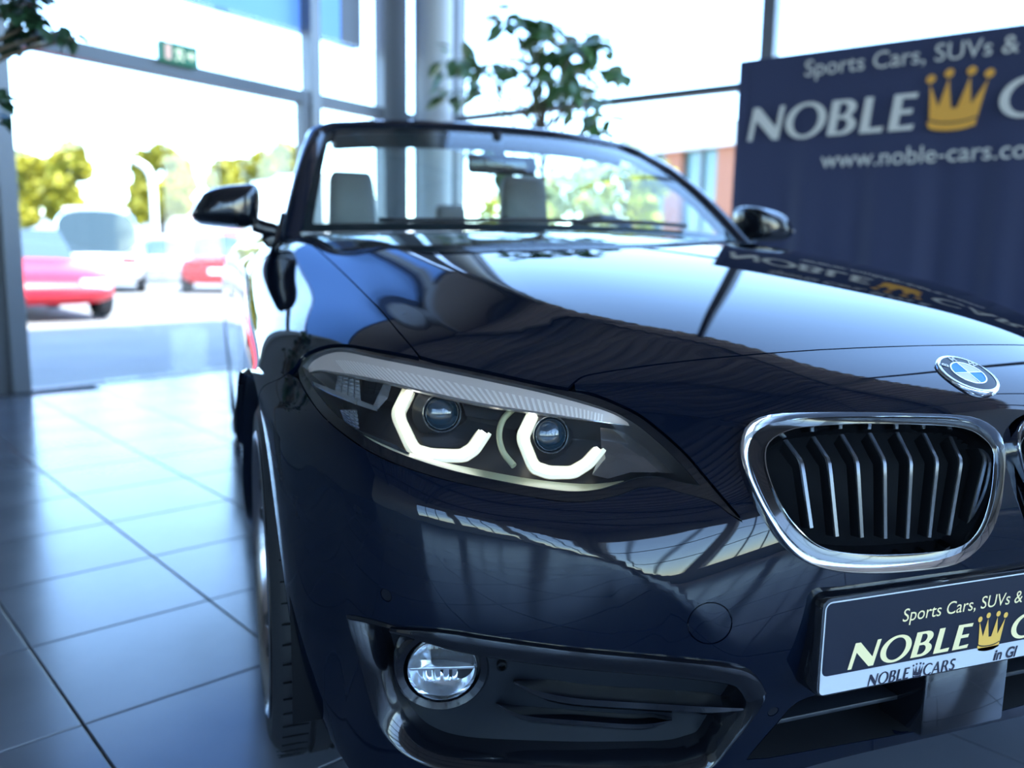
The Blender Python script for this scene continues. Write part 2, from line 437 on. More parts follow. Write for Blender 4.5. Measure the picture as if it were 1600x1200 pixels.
def inset_loop(uvl, gap):
    """shift a (u,v) loop inwards by gap metres measured on the body"""
    q = np.array(uvl, float); n = len(q)
    P, N = SN(q[:, 0], q[:, 1]); e = 1e-3
    Pu = (S(q[:, 0]+e, q[:, 1])-S(np.maximum(q[:, 0]-e, 0), q[:, 1])); Pv = (S(q[:, 0], q[:, 1]+e)-S(q[:, 0], np.maximum(q[:, 1]-e, 0)))
    su = np.linalg.norm(Pu, axis=1)/(2*e)+1e-6; sv = np.linalg.norm(Pv, axis=1)/(2*e)+1e-6
    m2 = q*np.stack([su, sv], 1)
    area = 0.5*np.sum(q[:, 0]*np.roll(q[:, 1], -1)-np.roll(q[:, 0], -1)*q[:, 1]); sg = 1 if area > 0 else -1
    T = (np.roll(q, -1, 0)-np.roll(q, 1, 0))*np.stack([su, sv], 1); T /= np.linalg.norm(T, axis=1)[:, None]+1e-12
    Nn = np.stack([-T[:, 1], T[:, 0]], 1)*sg
    o = q+Nn*gap/np.stack([su, sv], 1); o[:, 0] = np.maximum(o[:, 0], 0); o[q[:, 0] < 1e-6, 0] = 0
    return o
# ------------------------------------------------------------------ room frame
E1 = np.array([math.sin(math.radians(56.5)), math.cos(math.radians(56.5)), 0.])    # along the left glazing, away from the camera
E2 = np.array([E1[1], -E1[0], 0.])                                                  # along the right glazing, towards the right
EZ = np.array([0, 0, 1.])
P0 = at_z(25, 612, 0)
K = at_plane(672, 400, P0, E2); K[2] = 0                                            # corner of the two glazed walls
CEIL = 6.6
ZF = 2.69                           # underside of the blue fascia over the left glazing
LEFT_LEN, RIGHT_LEN = 15.5, 13.5
def rp(a, b, z=0.):
    """room coordinates: a back along the left glazing from the corner, b along the right glazing from the corner"""
    return K-E1*a+E2*b+EZ*z
M_TILE = principled('floor_tile', (.13, .145, .18), .2, spec=.9)
add_noise_color(M_TILE, (.115, .13, .16), (.15, .165, .20), 3.0, 5, 'Object', (.14, .26))
M_GROUT = principled('grout', (.06, .063, .07), .9)
M_ALU = principled('grey_aluminium', (.16, .175, .20), .38, .35)
M_ALUD = principled('dark_aluminium', (.09, .10, .12), .4, .3)
M_COLUMN = principled('painted_column', (.36, .39, .42), .45)
M_CEIL = principled('corrugated_ceiling', (.50, .46, .45), .5, .0)
M_BEAM = principled('steel_beam', (.20, .20, .21), .5)
M_WALL = principled('plaster_wall', (.66, .65, .63), .8)
M_GLASS = thin_glass('window_glass', (.93, .97, .97), 1.5, 1.0)
M_ASPH = principled('concrete_paving', (.23, .225, .22), .85)
add_noise_color(M_ASPH, (.21, .206, .203), (.26, .254, .248), 1.5, 6, 'Object')
M_RUBBER = principled('rubber', (.012, .013, .016), .55)
# floor slab + tiles
fl = MB(); pts = [rp(-.05, -.0), rp(LEFT_LEN, 0), rp(LEFT_LEN, RIGHT_LEN), rp(-.05, RIGHT_LEN)]
fl.add([p-EZ*.004 for p in pts]+[p-EZ*.25 for p in pts], [(0, 1, 2, 3), (7, 6, 5, 4), (0, 4, 5, 1), (1, 5, 6, 2), (2, 6, 7, 3), (3, 7, 4, 0)])
floor = fl.build('floor', M_GROUT, None, False)
tag(floor, 'dark grey square floor tiles with thin joints, reflecting the bright glazing', kind='structure')
T1 = np.array([.3827, -.9239, 0]); T2 = np.array([.9239, .3827, 0]); TO = np.array([-1.345, 1.282, 0]); TP = .41; TG = .0028
tb = MB().box((0, 0, -.004), (TP-2*TG, TP-2*TG, .008), 0, .0012)
tm = bpy.data.meshes.new('tile'); tm.from_pydata(tb.v, [], tb.f); tm.update(); tm.materials.append(M_TILE)
_rz = math.atan2(T2[1], T2[0])
cand = []
for i in range(-60, 60):
    for j in range(-60, 60):
        c = TO+T1*(i+.5)*TP+T2*(j+.5)*TP
        q = c-K; a, b = -(q @ E1), q @ E2
        if not (.12 < a < LEFT_LEN-.25 and .10 < b < RIGHT_LEN-.25): continue
        d = c-CAM; zz = d @ FWD
        px = 800+FPX*(d @ RGT)/zz if zz > .3 else 1e6; py = 600-FPX*(d @ UPV)/zz if zz > .3 else 1e6
        seen = zz > .3 and -160 < px < 1760 and 400 < py < 1330 and (c[0] < -.75 or c[0] > .9 or c[1] < .9)
        cand.append((0 if seen else 1, np.linalg.norm(d), c))
cand.sort(key=lambda t: (t[0], t[1]))
rest = MB()
for n_, (sn, dd, c) in enumerate(cand):
    if sn == 0 and n_ < 290:
        o = bpy.data.objects.new('tile', tm); COL.objects.link(o); o.parent = floor
        o.location = c; o.rotation_euler = (0, 0, _rz)
    else:
        h = (TP-2*TG)/2
        k = [c+T1*sx*h+T2*sy*h for sx, sy in ((-1, -1), (1, -1), (1, 1), (-1, 1))]
        rest.add(k+[p-EZ*.0035 for p in k], [(0, 1, 2, 3), (0, 4, 5, 1), (1, 5, 6, 2), (2, 6, 7, 3), (3, 7, 4, 0)])
ro = rest.build('distant_tile', M_TILE, floor, False); tag(ro, kind='stuff')
# outside ground
gd = MB(); s_ = 120.
gd.add([(-s_, -s_, -.26), (s_, -s_, -.26), (s_, s_, -.26), (-s_, s_, -.26), (-s_, -s_, -.02), (s_, -s_, -.02), (s_, s_, -.02), (-s_, s_, -.02)], [])
# paving with the building footprint left open
foot = [rp(-.05, 0), rp(LEFT_LEN, 0), rp(LEFT_LEN, RIGHT_LEN), rp(-.05, RIGHT_LEN)]
big = [np.array(p) for p in ((-s_, s_, 0), (-s_, -s_, 0), (s_, -s_, 0), (s_, s_, 0))]
gd = MB(); lo = [p-EZ*.012 for p in big]+[p-EZ*.012 for p in foot]
# match corners by direction
order = []
for f in foot:
    order.append(int(np.argmin([np.linalg.norm(unit(f-(foot[0]+foot[2])/2)-unit(b)) for b in big])))
gd.add(lo, [(4+i, 4+(i+1) % 4, order[(i+1) % 4], order[i]) for i in range(4)])
ground = gd.build('ground_paving', M_ASPH, None, False)
tag(ground, 'pale concrete yard outside the glazing', kind='structure')
# ceiling: trapezoidal sheet on beams
ce = MB(); rows = []
step = .28; prof = [(0, 0), (.12, 0), (.15, .09), (.25, .09)]
bs = []
x = -.3
while x < RIGHT_LEN+.3:
    for dx, dz in prof: bs.append((x+dx, dz))
    x += step
rows = [[rp(a, b, CEIL+dz) for b, dz in bs] for a in (-.3, LEFT_LEN+.3)]
ce.grid(rows); n_ = len(bs)
ce.add([rp(-.3, -.3, CEIL+.1), rp(LEFT_LEN+.3, -.3, CEIL+.1), rp(LEFT_LEN+.3, RIGHT_LEN+.3, CEIL+.1), rp(-.3, RIGHT_LEN+.3, CEIL+.1)], [(0, 1, 2, 3)])
ceiling = ce.build('ceiling', M_CEIL, None, False, fix=False); tag(ceiling, 'grey corrugated metal ceiling', kind='structure')
for a in np.arange(1.6, LEFT_LEN, 2.9):
    MB().obox((rp(a, RIGHT_LEN/2, CEIL-.13)), E1, E2, EZ, (.16, RIGHT_LEN-.2, .25)).build('beam', M_BEAM, ceiling, False)
for b in np.arange(2.2, RIGHT_LEN, 4.2):
    MB().obox((rp(LEFT_LEN/2, b, CEIL-.32)), E1, E2, EZ, (LEFT_LEN-.2, .14, .14)).build('tie_rail', M_BEAM, ceiling, False)
# left glazed wall
wl = empty('wall_left', K-E1*6); tag(wl, 'tall glazed wall with grey aluminium frame and a door rail at head height', kind='structure')
def aL(px):   # distance from the corner along the left glazing at a pixel column
    return -((at_plane(px, 400, P0, E2)-K) @ E1)
def zL(px, py): return at_plane(px, py, P0, E2)[2]
def bR(px):
    return (at_plane(px, 400, K, E1)-K) @ E2
def zR(px, py): return at_plane(px, py, K, E1)[2]
ZT = zL(300, 118)
muls = [aL(12), aL(489), .55]
A_END = aL(12)
for i, a in enumerate(muls):
    w_ = .105 if i < 2 else (.30 if i == 2 else .12)
    if a < LEFT_LEN: MB().obox(rp(a, .02, CEIL/2), E1, E2, EZ, (w_, .13, CEIL), .004).build('mullion', M_ALU, wl, False)
edges = sorted(muls+[.0])
for a0, a1 in zip(edges[:-1], edges[1:]):
    MB().obox(rp((a0+a1)/2, .02, ZT), E1, E2, EZ, (a1-a0, .10, .10), .004).build('transom', M_ALUD, wl, False)
    MB().obox(rp((a0+a1)/2, .02, .003), E1, E2, EZ, (a1-a0, .10, .012), .002).build('sill_rail', M_ALU, wl, False)
    for z0, z1 in ((.01, ZT-.05), (ZT+.05, ZF)):
        MB().obox(rp((a0+a1)/2, .0, (z0+z1)/2), E1, E2, EZ, (a1-a0-.06, .012, z1-z0)).build('pane', M_GLASS, wl, False)
M_CLAD = principled('brown_cladding', (.13, .115, .115), .6)
MB().obox(rp(A_END/2-.05, -.02, (ZF+1.5+CEIL)/2), E1, E2, EZ, (A_END+.3, .14, CEIL-ZF-1.5)).build('upper_wall', M_CLAD, wl, False)
MB().obox(rp((A_END+.05+LEFT_LEN)/2, -.03, CEIL/2), E1, E2, EZ, (LEFT_LEN-A_END-.05, .16, CEIL)).build('solid_wall', principled('dark_grey_wall', (.085, .09, .10), .7), wl, False)
# door leaf frame beside the far mullion
MB().obox(rp(aL(473), .03, ZT/2), E1, E2, EZ, (.07, .09, ZT), .004).build('door_post', M_ALUD, wl, False)
# right glazed wall
wb = empty('wall_back', K+E2*6); tag(wb, 'tall glazed wall with slim grey rails behind the car', kind='structure')
ZR = zR(950, 160)
bm_ = [.32, bR(1183), bR(1183)+3.0, bR(1183)+6., bR(1183)+9.]
for b in bm_:
    if b < RIGHT_LEN: MB().obox(rp(0, b, CEIL/2), E1, E2, EZ, (.13, .10 if b > 1 else .14, CEIL), .004).build('mullion', M_ALU, wb, False)
edges = sorted([b for b in bm_ if b < RIGHT_LEN]+[.0, RIGHT_LEN])
for b0, b1 in zip(edges[:-1], edges[1:]):
    MB().obox(rp(0, (b0+b1)/2, ZR), E1, E2, EZ, (.09, b1-b0, .055), .004).build('transom', M_ALUD, wb, False)
    MB().obox(rp(0, (b0+b1)/2, .03), E1, E2, EZ, (.10, b1-b0, .06), .004).build('sill_rail', M_ALUD, wb, False)
    for z0, z1 in ((.06, ZR-.03), (ZR+.03, CEIL)):
        MB().obox(rp(0, (b0+b1)/2, (z0+z1)/2), E1, E2, EZ, (.012, b1-b0-.06, z1-z0)).build('pane', M_GLASS, wb, False)
# corner column
colp = at_plane(676, 400, K-E1*.35, E1); 
cl = MB().lathe([(.175, 0), (.175, CEIL)], (colp[0], colp[1], 0), (0, 0, 1), 40)
co = cl.build('trim_1', M_COLUMN, None); tag(co, 'round grey steel column standing in the glazed corner', kind='structure')
# walls behind the camera hold rows of tall windows
def win_wall(root, org, ax, nrm, L, n, glazed):
    """plaster wall of length L from org along ax; bay i has a window when glazed(i)"""
    def q(s, z): return org+ax*s+nrm*.1+EZ*z
    w_ = L/n
    MB().obox(q(L/2, .4), ax, nrm, EZ, (L, .2, .8)).build('plaster', M_WALL, root, False)
    MB().obox(q(L/2, (CEIL+5.2)/2), ax, nrm, EZ, (L, .2, CEIL-5.2)).build('plaster', M_WALL, root, False)
    for i in range(n+1): MB().obox(q(min(max(i*w_, .2), L-.2), 3.0), ax, nrm, EZ, (.40, .2, 4.4)).build('plaster_pier', M_WALL, root, False)
    for i in range(n):
        s0, s1 = i*w_+.2, (i+1)*w_-.2
        if not glazed(i):
            MB().obox(q((s0+s1)/2, 3.0), ax, nrm, EZ, (s1-s0, .18, 4.4)).build('plaster', M_WALL, root, False); continue
        MB().obox(q((s0+s1)/2, 3.0), ax, nrm, EZ, (s1-s0, .012, 4.4)).build('pane', M_GLASS, root, False)
        for z in (2.2, 3.7): MB().obox(q((s0+s1)/2, z), ax, nrm, EZ, (s1-s0, .06, .05)).build('glazing_bar', M_ALUD, root, False)
        for t in (.33, .67): MB().obox(q(s0+(s1-s0)*t, 3.0), ax, nrm, EZ, (.05, .06, 4.4)).build('glazing_bar', M_ALUD, root, False)
wr = empty('wall_right', tuple(rp(7, RIGHT_LEN))); tag(wr, 'plastered wall on the right with tall windows', kind='structure')
win_wall(wr, rp(0, RIGHT_LEN), -E1, E2, LEFT_LEN, 5, lambda i: i >= 1)
wq = empty('wall_rear', tuple(rp(LEFT_LEN, 6))); tag(wq, 'rear wall with a row of tall windows', kind='structure')
win_wall(wq, rp(LEFT_LEN, 0), E2, -E1, RIGHT_LEN, 5, lambda i: i >= 2)
# ------------------------------------------------------------------ the car
M_PAINT = principled('black_paint', (.0015, .004, .012), .5, 0., coat=1., coat_rough=.015, spec=.0)
M_GLOSS = principled('gloss_black', (.004, .005, .008), .12, 0., coat=.6, coat_rough=.03)
M_SATIN = principled('satin_black', (.010, .013, .019), .42)
M_DEEP = principled('cavity_black', (.003, .004, .006), .7, spec=.15)
M_CHROME = principled('chrome', (.80, .82, .85), .06, 1.)
M_SLAT = principled('satin_slat', (.105, .11, .12), .27, .9)
M_LENS = thin_glass('clear_lens', (.97, .98, 1.0), 1.45, .9)
M_WSC = thin_glass('windscreen_glass', (.78, .90, .90), 1.52, .75)
M_HLDARK = principled('lamp_bezel', (.045, .05, .06), .28, .2)
M_HLGREY = principled('lamp_brow', (.60, .49, .43), .38, .1)
M_HLRIB = principled('lamp_brow_rib', (.80, .70, .63), .35, .1)
M_HLCHROME = principled('lamp_reflector', (.72, .76, .80), .16, .85)
M_LED = principled('led_light_guide', (1, 1, 1), .4, emit=(1., .97, .86), estr=3.2)
M_LEDW = principled('light_guide_rim', (.80, .80, .62), .35, emit=(1., .95, .62), estr=.35)
M_YEL = principled('led_glow_yellow', (.55, .55, .34), .3, .3)  # yellow colour standing in for LED light reflected inside the lamp
M_RIM = principled('polished_rim', (.20, .20, .215), .22, 1.)
M_LIP = principled('bright_rim_lip', (.5, .5, .52), .2, 1.)
M_RIMD = principled('dark_rim', (.03, .03, .035), .3, .6)
M_TYRE = principled('tyre_rubber', (.013, .015, .02), .6)
M_NAVY = principled('plate_navy', (.006, .009, .022), .4, spec=.3)
M_WHITE = principled('white_print', (.56, .58, .63), .5)
M_CREAM = principled('cream_print', (.95, .78, .42), .4)
M_GOLD = principled('gold_print', (.85, .48, .09), .4)
M_INK = principled('dark_print', (.012, .012, .03), .5)
M_BLUE = principled('badge_blue', (.02, .26, .80), .45)
M_BWHITE = principled('badge_white', (.72, .72, .74), .5)
M_SEAT = principled('grey_leather', (.17, .16, .155), .6)
M_DASH = principled('dark_dash', (.018, .02, .026), .6)
car = empty('car', (0, 2.2, 0))
tag(car, 'black convertible with open roof and lit hexagonal headlight rings on dark tiles', 'car')

HL_LENS = [(470,570),(485,555),(511,545),(537,543),(581,551),(660,566),(756,586),(844,605),(909,623),(953,638),(979,651),(1006,669),(1041,699),(1071,730),(1095,758),
           (1062,752),(1032,744),(997,745),(966,756),(931,765),(887,767),(822,758),(756,745),(691,730),(625,708),(581,688),(546,664),(516,638),(494,612),(476,586)]
GASKET_TOP = [(462,573),(474,555),(505,541),(540,538),(585,545),(655,558)]
GASKET_TOP2 = [(756,579),(846,599),(888,607)]
GASKET_RIGHT = [(925,615),(965,631),(1000,649),(1035,676),(1072,710),(1106,750),(1133,782),(1161,815)]
GASKET_LOW = [(1140,802),(1116,784),(1095,777),(1062,768),(1032,760),(1000,761),(968,772),(930,781),(885,783),(820,774),(752,761),(686,746),(618,724),(572,702),(536,677),(505,650),(482,620),(466,592)]
def dens(l, n=5, closed=False): return [tuple(p) for p in catmull(l, n, closed)]
g_top = uvs(dens(GASKET_TOP, 4)); g_top2 = uvs(dens([GASKET_TOP[-1]]+GASKET_TOP2, 4))[1:]
g_right = uvs(dens([GASKET_TOP2[-1]]+GASKET_RIGHT, 4))[1:]
g_low = uvs(dens(GASKET_LOW, 4))
gasket = g_top+g_top2+g_right+g_low
lens_px = dens(HL_LENS[:15], 3)[:-1]+dens(HL_LENS[14:]+[HL_LENS[0]], 3)[:-1]
lens = uvs(lens_px)
edge_px = [(1200,552),(1100,561),(1000,573),(930,584),(908,590),(896,599)]
edge = [(0., 6.07)]+[(u, 6.07) for u in (.4, .8, 1.2)]+uvs(dens(edge_px, 3))
corner = hit(655, 556)[:2]; seam_arch = (9., 4.35)
fline = uvs(dens([(655,556),(620,515),(590,480),(540,430),(500,393),(482,379)], 4))
rear_edge = [(4.9, 10.62), (4.4, 10.58), (3.6, 10.50), (2.6, 10.42), (1.6, 10.36), (.8, 10.33), (0., 10.32)]
def line(a, b, n):
    return [tuple(np.array(a)+(np.array(b)-np.array(a))*t) for t in np.linspace(0, 1, n+1)]
# bonnet
hl_side = g_top2[::-1]                       # from the kink back along the lamp to the wing corner
b_loop = edge+hl_side+fline+rear_edge
b_loop += line((0., 10.32), (0., 6.07), 24)[1:-1]
panel('bonnet', inset_loop(b_loop, .0015), [], M_PAINT, car, .09, .09, sides='B')
# kidney openings
KO = [(1157,687),(1167,663),(1193,649),(1233,644),(1333,643),(1433,645),(1500,648),(1533,655),(1557,670),(1568,690),(1571,717),(1568,760),(1563,793),(1550,830),(1530,857),(1500,880),(1460,890),(1383,897),(1317,895),(1267,883),(1233,858),(1200,810),(1173,757),(1158,717)]
KI = [(1200,700),(1210,683),(1233,670),(1267,663),(1367,659),(1467,662),(1517,668),(1543,682),(1560,703),(1561,733),(1556,777),(1542,823),(1520,851),(1483,864),(1400,870),(1333,867),(1287,855),(1250,823),(1223,783),(1203,733)]
KD = -.012
ko = dens(KO, 4, True); ki = dens(KI, 4, True)
def resample_loop(px, n, c):
    p = np.array(px); a = np.unwrap(np.arctan2(p[:, 1]-c[1], p[:, 0]-c[0]))
    if a[-1] < a[0]: p, a = p[::-1], a[::-1]
    a2 = np.concatenate([a, [a[0]+2*math.pi]]); p2 = np.vstack([p, p[:1]])
    q = np.linspace(a[0], a[0]+2*math.pi, n, endpoint=False)
    return np.stack([np.interp(q, a2, p2[:, 0]), np.interp(q, a2, p2[:, 1])], 1), a[0]
def ring_uv(px, d):
    q = np.array([hit(x, y, d)[:2] for x, y in px]); q[:, 0] = np.maximum(q[:, 0], .075); return q
NK = 96
# sample by common fraction starting at the upper left corner
def frac_loop(l, n):
    p = np.array(l+[l[0]]); s = np.concatenate([[0], np.cumsum(np.linalg.norm(np.diff(p, axis=0), axis=1))]); q = np.linspace(0, s[-1], n, endpoint=False)
    return np.stack([np.interp(q, s, p[:, 0]), np.interp(q, s, p[:, 1])], 1)
def spoke_loop(l, n, c=(1372, 768)):
    """n points of a star-shaped pixel loop at equal fractions of angle about c"""
    p = np.array(l); a = np.arctan2(p[:, 1]-c[1], p[:, 0]-c[0]); o = []
    for t in np.linspace(-math.pi, math.pi, n, endpoint=False):
        # aspect-corrected ray
        dx, dy = math.cos(t)*1.6, math.sin(t); best = None
        for i in range(len(p)):
            A, B = p[i]-c, p[(i+1) % len(p)]-c; e = B-A; den = dx*e[1]-dy*e[0]
            if abs(den) < 1e-9: continue
            s = (A[0]*e[1]-A[1]*e[0])/den; k = (A[0]*dy-A[1]*dx)/den
            if s > 0 and -1e-9 <= k <= 1+1e-9 and (best is None or s > best): best = s
        o.append((c[0]+dx*best, c[1]+dy*best))
    return np.array(o)
ko_s, ki_s = spoke_loop(ko, NK), spoke_loop(ki, NK)
ko_uv, ki_uv = ring_uv(ko_s, KD), ring_uv(ki_s, KD)
k_hole = ring_uv(ko_s, 0.); k_hole = inset_loop(k_hole, .003)
# fog intake, sensors, tow cover, lower intake holes
FOG = [(543,964),(549,961),(583,968),(640,984),(700,997),(777,1008),(890,1022),(1009,1032),(1090,1039),(1157,1047),(1178,1062),(1194,1085),(1189,1103),(1170,1131),(1147,1159),(1115,1196),
       (1080,1208),(1030,1216),(900,1218),(760,1212),(695,1204),(653,1190),(620,1168),(592,1131),(576,1085),(566,1043),(553,1000)]
fog = uvs(dens(FOG, 3, True))
LOWIN = [(1167,1186),(1185,1164),(1215,1130),(1246,1098),(1300,1080),(1380,1062)]
LOWB = [(1444,1140),(1300,1166),(1200,1184)]
li_top = uvs(dens(LOWIN, 3)); li_bot = uvs(dens(LOWB, 3))
vt, vb = li_top[-1][1], li_bot[0][1]
lowin = li_top+[(u, vt+.02) for u in (.9, .6, .3, .0)]+[(u, vb+.02) for u in (.0, .3, .6)]+li_bot
TOW_C = hit(1110, 975)
def circ_uv(c, r, n=28):
    u, v = c[0], c[1]; e = 1e-3
    su = np.linalg.norm(S([u+e], [v])-S([u-e], [v]))/(2*e); sv = np.linalg.norm(S([u], [v+e])-S([u], [v-e]))/(2*e)
    return [(u+r*math.cos(t)/su, v+r*math.sin(t)/sv) for t in np.linspace(0, 2*math.pi, n, endpoint=False)]
tow = circ_uv(TOW_C, .0262)
sens = [circ_uv(hit(603, 930), .0085, 16), circ_uv(hit(1208, 1112), .0075, 16)]
# bumper
bp_loop = line((0., .0), (9., .0), 40)[:-1]+line((9., 0.), seam_arch, 24)[:-1]+line(seam_arch, g_top[0], 10)[:-1]+g_low[::-1]+g_right[::-1]+[tuple(q) for q in edge[::-1]]
bp_loop += line((0., 6.07), (0., vt+.02), 30)[1:]+[(u, vt+.02) for u in (.3, .6, .9)]+li_top[::-1]+li_bot[::-1]+[(u, vb+.02) for u in (.6, .3, .0)]+line((0., vb+.02), (0., .0), 6)[1:-1]
_cl = [bp_loop[0]]
for q in bp_loop[1:]:
    if abs(q[0]-_cl[-1][0])+abs(q[1]-_cl[-1][1]) > 1e-4: _cl.append(tuple(q))
bumper = panel('front_bumper', inset_loop(_cl, .0014), [k_hole, fog, tow]+sens, M_PAINT, car, .06, .06, sides='B')
# gasket strips round the headlights and the lens covers
gl = inset_loop(gasket, .0015)
# wing (front fender)
f_loop = [g_top[0]]+g_top[1:]+fline[1:]+[(4.93, 10.62)]+line((5.2, 10.78), (8.6, 10.80), 18)+line((9., 10.80), seam_arch, 70)+line(seam_arch, g_top[0], 10)[1:-1]
for sd in 'RL':
    panel('wing', inset_loop(f_loop, .0015), [], M_PAINT, car, .09, .09, sides=sd)
    panel('door', inset_loop(line((5.3, 10.85), (5.2, 13.2), 16)[:-1]+line((5.2, 13.2), (9., 13.2), 16)[:-1]+line((9., 13.2), (9., 10.85), 16)[:-1]+line((9., 10.85), (5.3, 10.85), 16)[:-1], .002), [], M_PAINT, car, .15, .15, sides=sd)
    panel('quarter_panel', inset_loop(line((4.9, 13.2), (4.7, 17.6), 24)[:-1]+line((4.7, 17.6), (9., 17.6), 16)[:-1]+line((9., 17.6), (9., 13.2), 40)[:-1]+line((9., 13.2), (4.9, 13.2), 16)[:-1], .002), [], M_PAINT, car, .15, .15, sides=sd)
    panel('cowl_side', inset_loop(line((4.95, 10.66), (3.8, 10.58), 5)[:-1]+line((3.8, 10.58), (3.9, 11.7), 8)[:-1]+line((3.9, 11.7), (5.1, 11.7), 6)[:-1]+line((5.1, 11.7), (5.25, 10.88), 8)[:-1]+[(5.17, 10.80)], .001), [], M_GLOSS, car, .15, .15, sides=sd)
panel('boot_lid', line((0., 14.9), (4.85, 14.9), 20)[:-1]+line((4.85, 14.9), (4.65, 17.6), 16)[:-1]+line((4.65, 17.6), (4.6, 18.6), 6)[:-1]+line((4.6, 18.6), (0., 18.6), 20)[:-1]+line((0., 18.6), (0., 14.9), 20)[:-1], [], M_PAINT, car, .15, .15, sides='B')
panel('rear_bumper', line((0., 18.65), (4.6, 18.65), 16)[:-1]+line((4.6, 18.65), (4.75, 17.65), 6)[:-1]+line((4.75, 17.65), (9., 17.65), 16)[:-1]+line((9., 17.65), (9., 20.), 10)[:-1]+line((9., 20.), (0., 20.), 24)[:-1]+line((0., 20.), (0., 18.65), 8)[:-1], [], M_PAINT, car, .2, .15, sides='B')
panel('scuttle', line((0., 10.38), (3.75, 10.56), 12)[:-1]+line((3.75, 10.56), (3.85, 11.6), 8)[:-1]+line((3.85, 11.6), (0., 11.2), 12)[:-1]+line((0., 11.2), (0., 10.38), 8)[1:-1], [], M_SATIN, car, .15, .15, d=.006, sides='B')
# under-shell that darkens the panel gaps: inner structure behind wings, bonnet and bumper edges
def strip(name, uvl, wdt, d, mat, parent, sides='RL'):
    a = inset_loop(uvl+uvl[::-1][1:-1], 1e-6) if False else None
    q = np.array(uvl)
    for sd in sides:
        P, N = onS(q, d, sd == 'R'); T = np.gradient(P, axis=0); T /= np.linalg.norm(T, axis=1)[:, None]+1e-12
        B = np.cross(N, T); mb = MB(); mb.grid([list(P-B*wdt), list(P+B*wdt)]); mb.build(name, mat, parent, True, None)
strip('seam_backing', fline, .012, .009, M_DEEP, car)
strip('seam_backing', [tuple(q) for q in edge]+hl_side, .012, .012, M_DEEP, car)
strip('seam_backing', line(seam_arch, g_top[0], 10), .012, .009, M_DEEP, car)
strip('seam_backing', line((9., 10.825), (5.25, 10.82), 18), .012, .010, M_DEEP, car)
strip('seam_backing', line((9., 13.2), (5.2, 13.2), 18), .012, .010, M_DEEP, car)
# wheel-arch lips (bumper end and wing end) and liners
for sd in 'RL':
    q = np.array(line((9., 0.02), (9., 9.9), 90)); P, N = onS(q, 0, sd == 'R')
    inn = np.array([1., 0, 0]) if sd == 'R' else np.array([-1., 0, 0])
    ctr = np.array([0, .77, .32]); rad = P-ctr; rad[:, 0] = 0; rad /= np.linalg.norm(rad, axis=1)[:, None]
    mb = MB(); mb.grid([list(P+rad*.0005), list(P+inn*.006-rad*.004), list(P+inn*.030-rad*.006), list(P+inn*.034+rad*.02)])
    mb.build('arch_lip', M_PAINT, car, True, 50)
    for yc, z_ in ((.77, .32), (3.46, .32)):
        sx = -1 if sd == 'R' else 1; mb = MB(); rows = []
        for t in np.linspace(-.25, math.pi+.25, 24):
            rows.append([(sx*x, yc-.385*math.cos(t), z_+.385*math.sin(t)) for x in (.845, .55)])
        mb.grid(rows)
        mb.build('arch_liner', M_DEEP, car, True, None)
# tow-eye cover, parking sensors
for sd, c in (('R', TOW_C), ):
    for s2 in 'RL':
        panel('tow_cover', circ_uv(c, .0248), [], M_PAINT, car, .05, .05, d=.0004, sides=s2, flange=.006)
for k_, s_ in enumerate(sens):
    cc = hit(*((603, 930), (1208, 1112))[k_])
    for s2 in 'RL':
        panel('parking_sensor', circ_uv(cc, .0074 if k_ == 0 else .0066, 16), [], M_GLOSS, car, .05, .05, d=.0006, sides=s2, flange=.006)

def mirror_copy(o, parent):
    me = o.data.copy()
    co = np.zeros(len(me.vertices)*3); me.vertices.foreach_get('co', co); co = co.reshape(-1, 3); co[:, 0] *= -1; me.vertices.foreach_set('co', co.ravel())
    me.flip_normals(); me.update()
    c = bpy.data.objects.new(o.name.split('.')[0], me); link(c, parent); return c
def mirror_tree(root, parent):
    c = empty(root.name.split('.')[0], parent=parent) if root.type == 'EMPTY' else mirror_copy(root, parent)
    for k in ('label',):
        if k in root: c[k] = root[k]
    for ch in [x for x in bpy.data.objects if x.parent == root]: mirror_tree(ch, c)
    return c
def loopP(uvl, d): return list(onS(uvl, d)[0])

# ---------------- kidney grilles
kid = empty('kidney_grille', parent=car)
def kmix(t): return ko_uv*(1-t)+ki_uv*t
def kring(t, d): return loopP(kmix(t), d)
mb = MB(); mb.grid([kring(0, .004), kring(0., KD+.004), kring(.03, KD), kring(.08, KD-.0008), kring(.16, KD+.0005), kring(.30, KD+.004), kring(.40, KD+.008)], closed_u=True)
mb.build('chrome_surround', M_CHROME, kid, True, 60)
mb = MB(); mb.grid([kring(.39, KD+.0075), kring(.50, KD+.0085), kring(.70, KD+.010), kring(.93, KD+.011)], closed_u=True)
mb.build('gloss_inner_ring', M_GLOSS, kid, True, 60)
mb = MB(); mb.grid([kring(.92, KD+.011), kring(.95, KD+.008), kring(.985, KD+.008), kring(1.01, KD+.012), kring(1.02, KD+.06)], closed_u=True)
mb.build('inner_edge', M_CHROME if False else principled('dark_chrome', (.42, .45, .48), .10, 1.), kid, True, 60)
mb = MB(); kk = kring(1.03, .05); mb.grid([kring(1.0, KD+.012), kk], closed_u=True); mb.fan(kk); mb.build('backing', M_DEEP, kid, True, None)
SL = [((385,560),(460,660),(505,975)),((515,545),(590,660),(625,1015)),((648,535),(722,660),(742,1020)),((780,528),(850,660),(852,1025)),((908,525),(975,660),(955,1025)),((1035,530),(1098,660),(1058,1020)),((1158,545),(1210,660),(1150,1010)),((1278,560),(1325,655),(1240,985))]
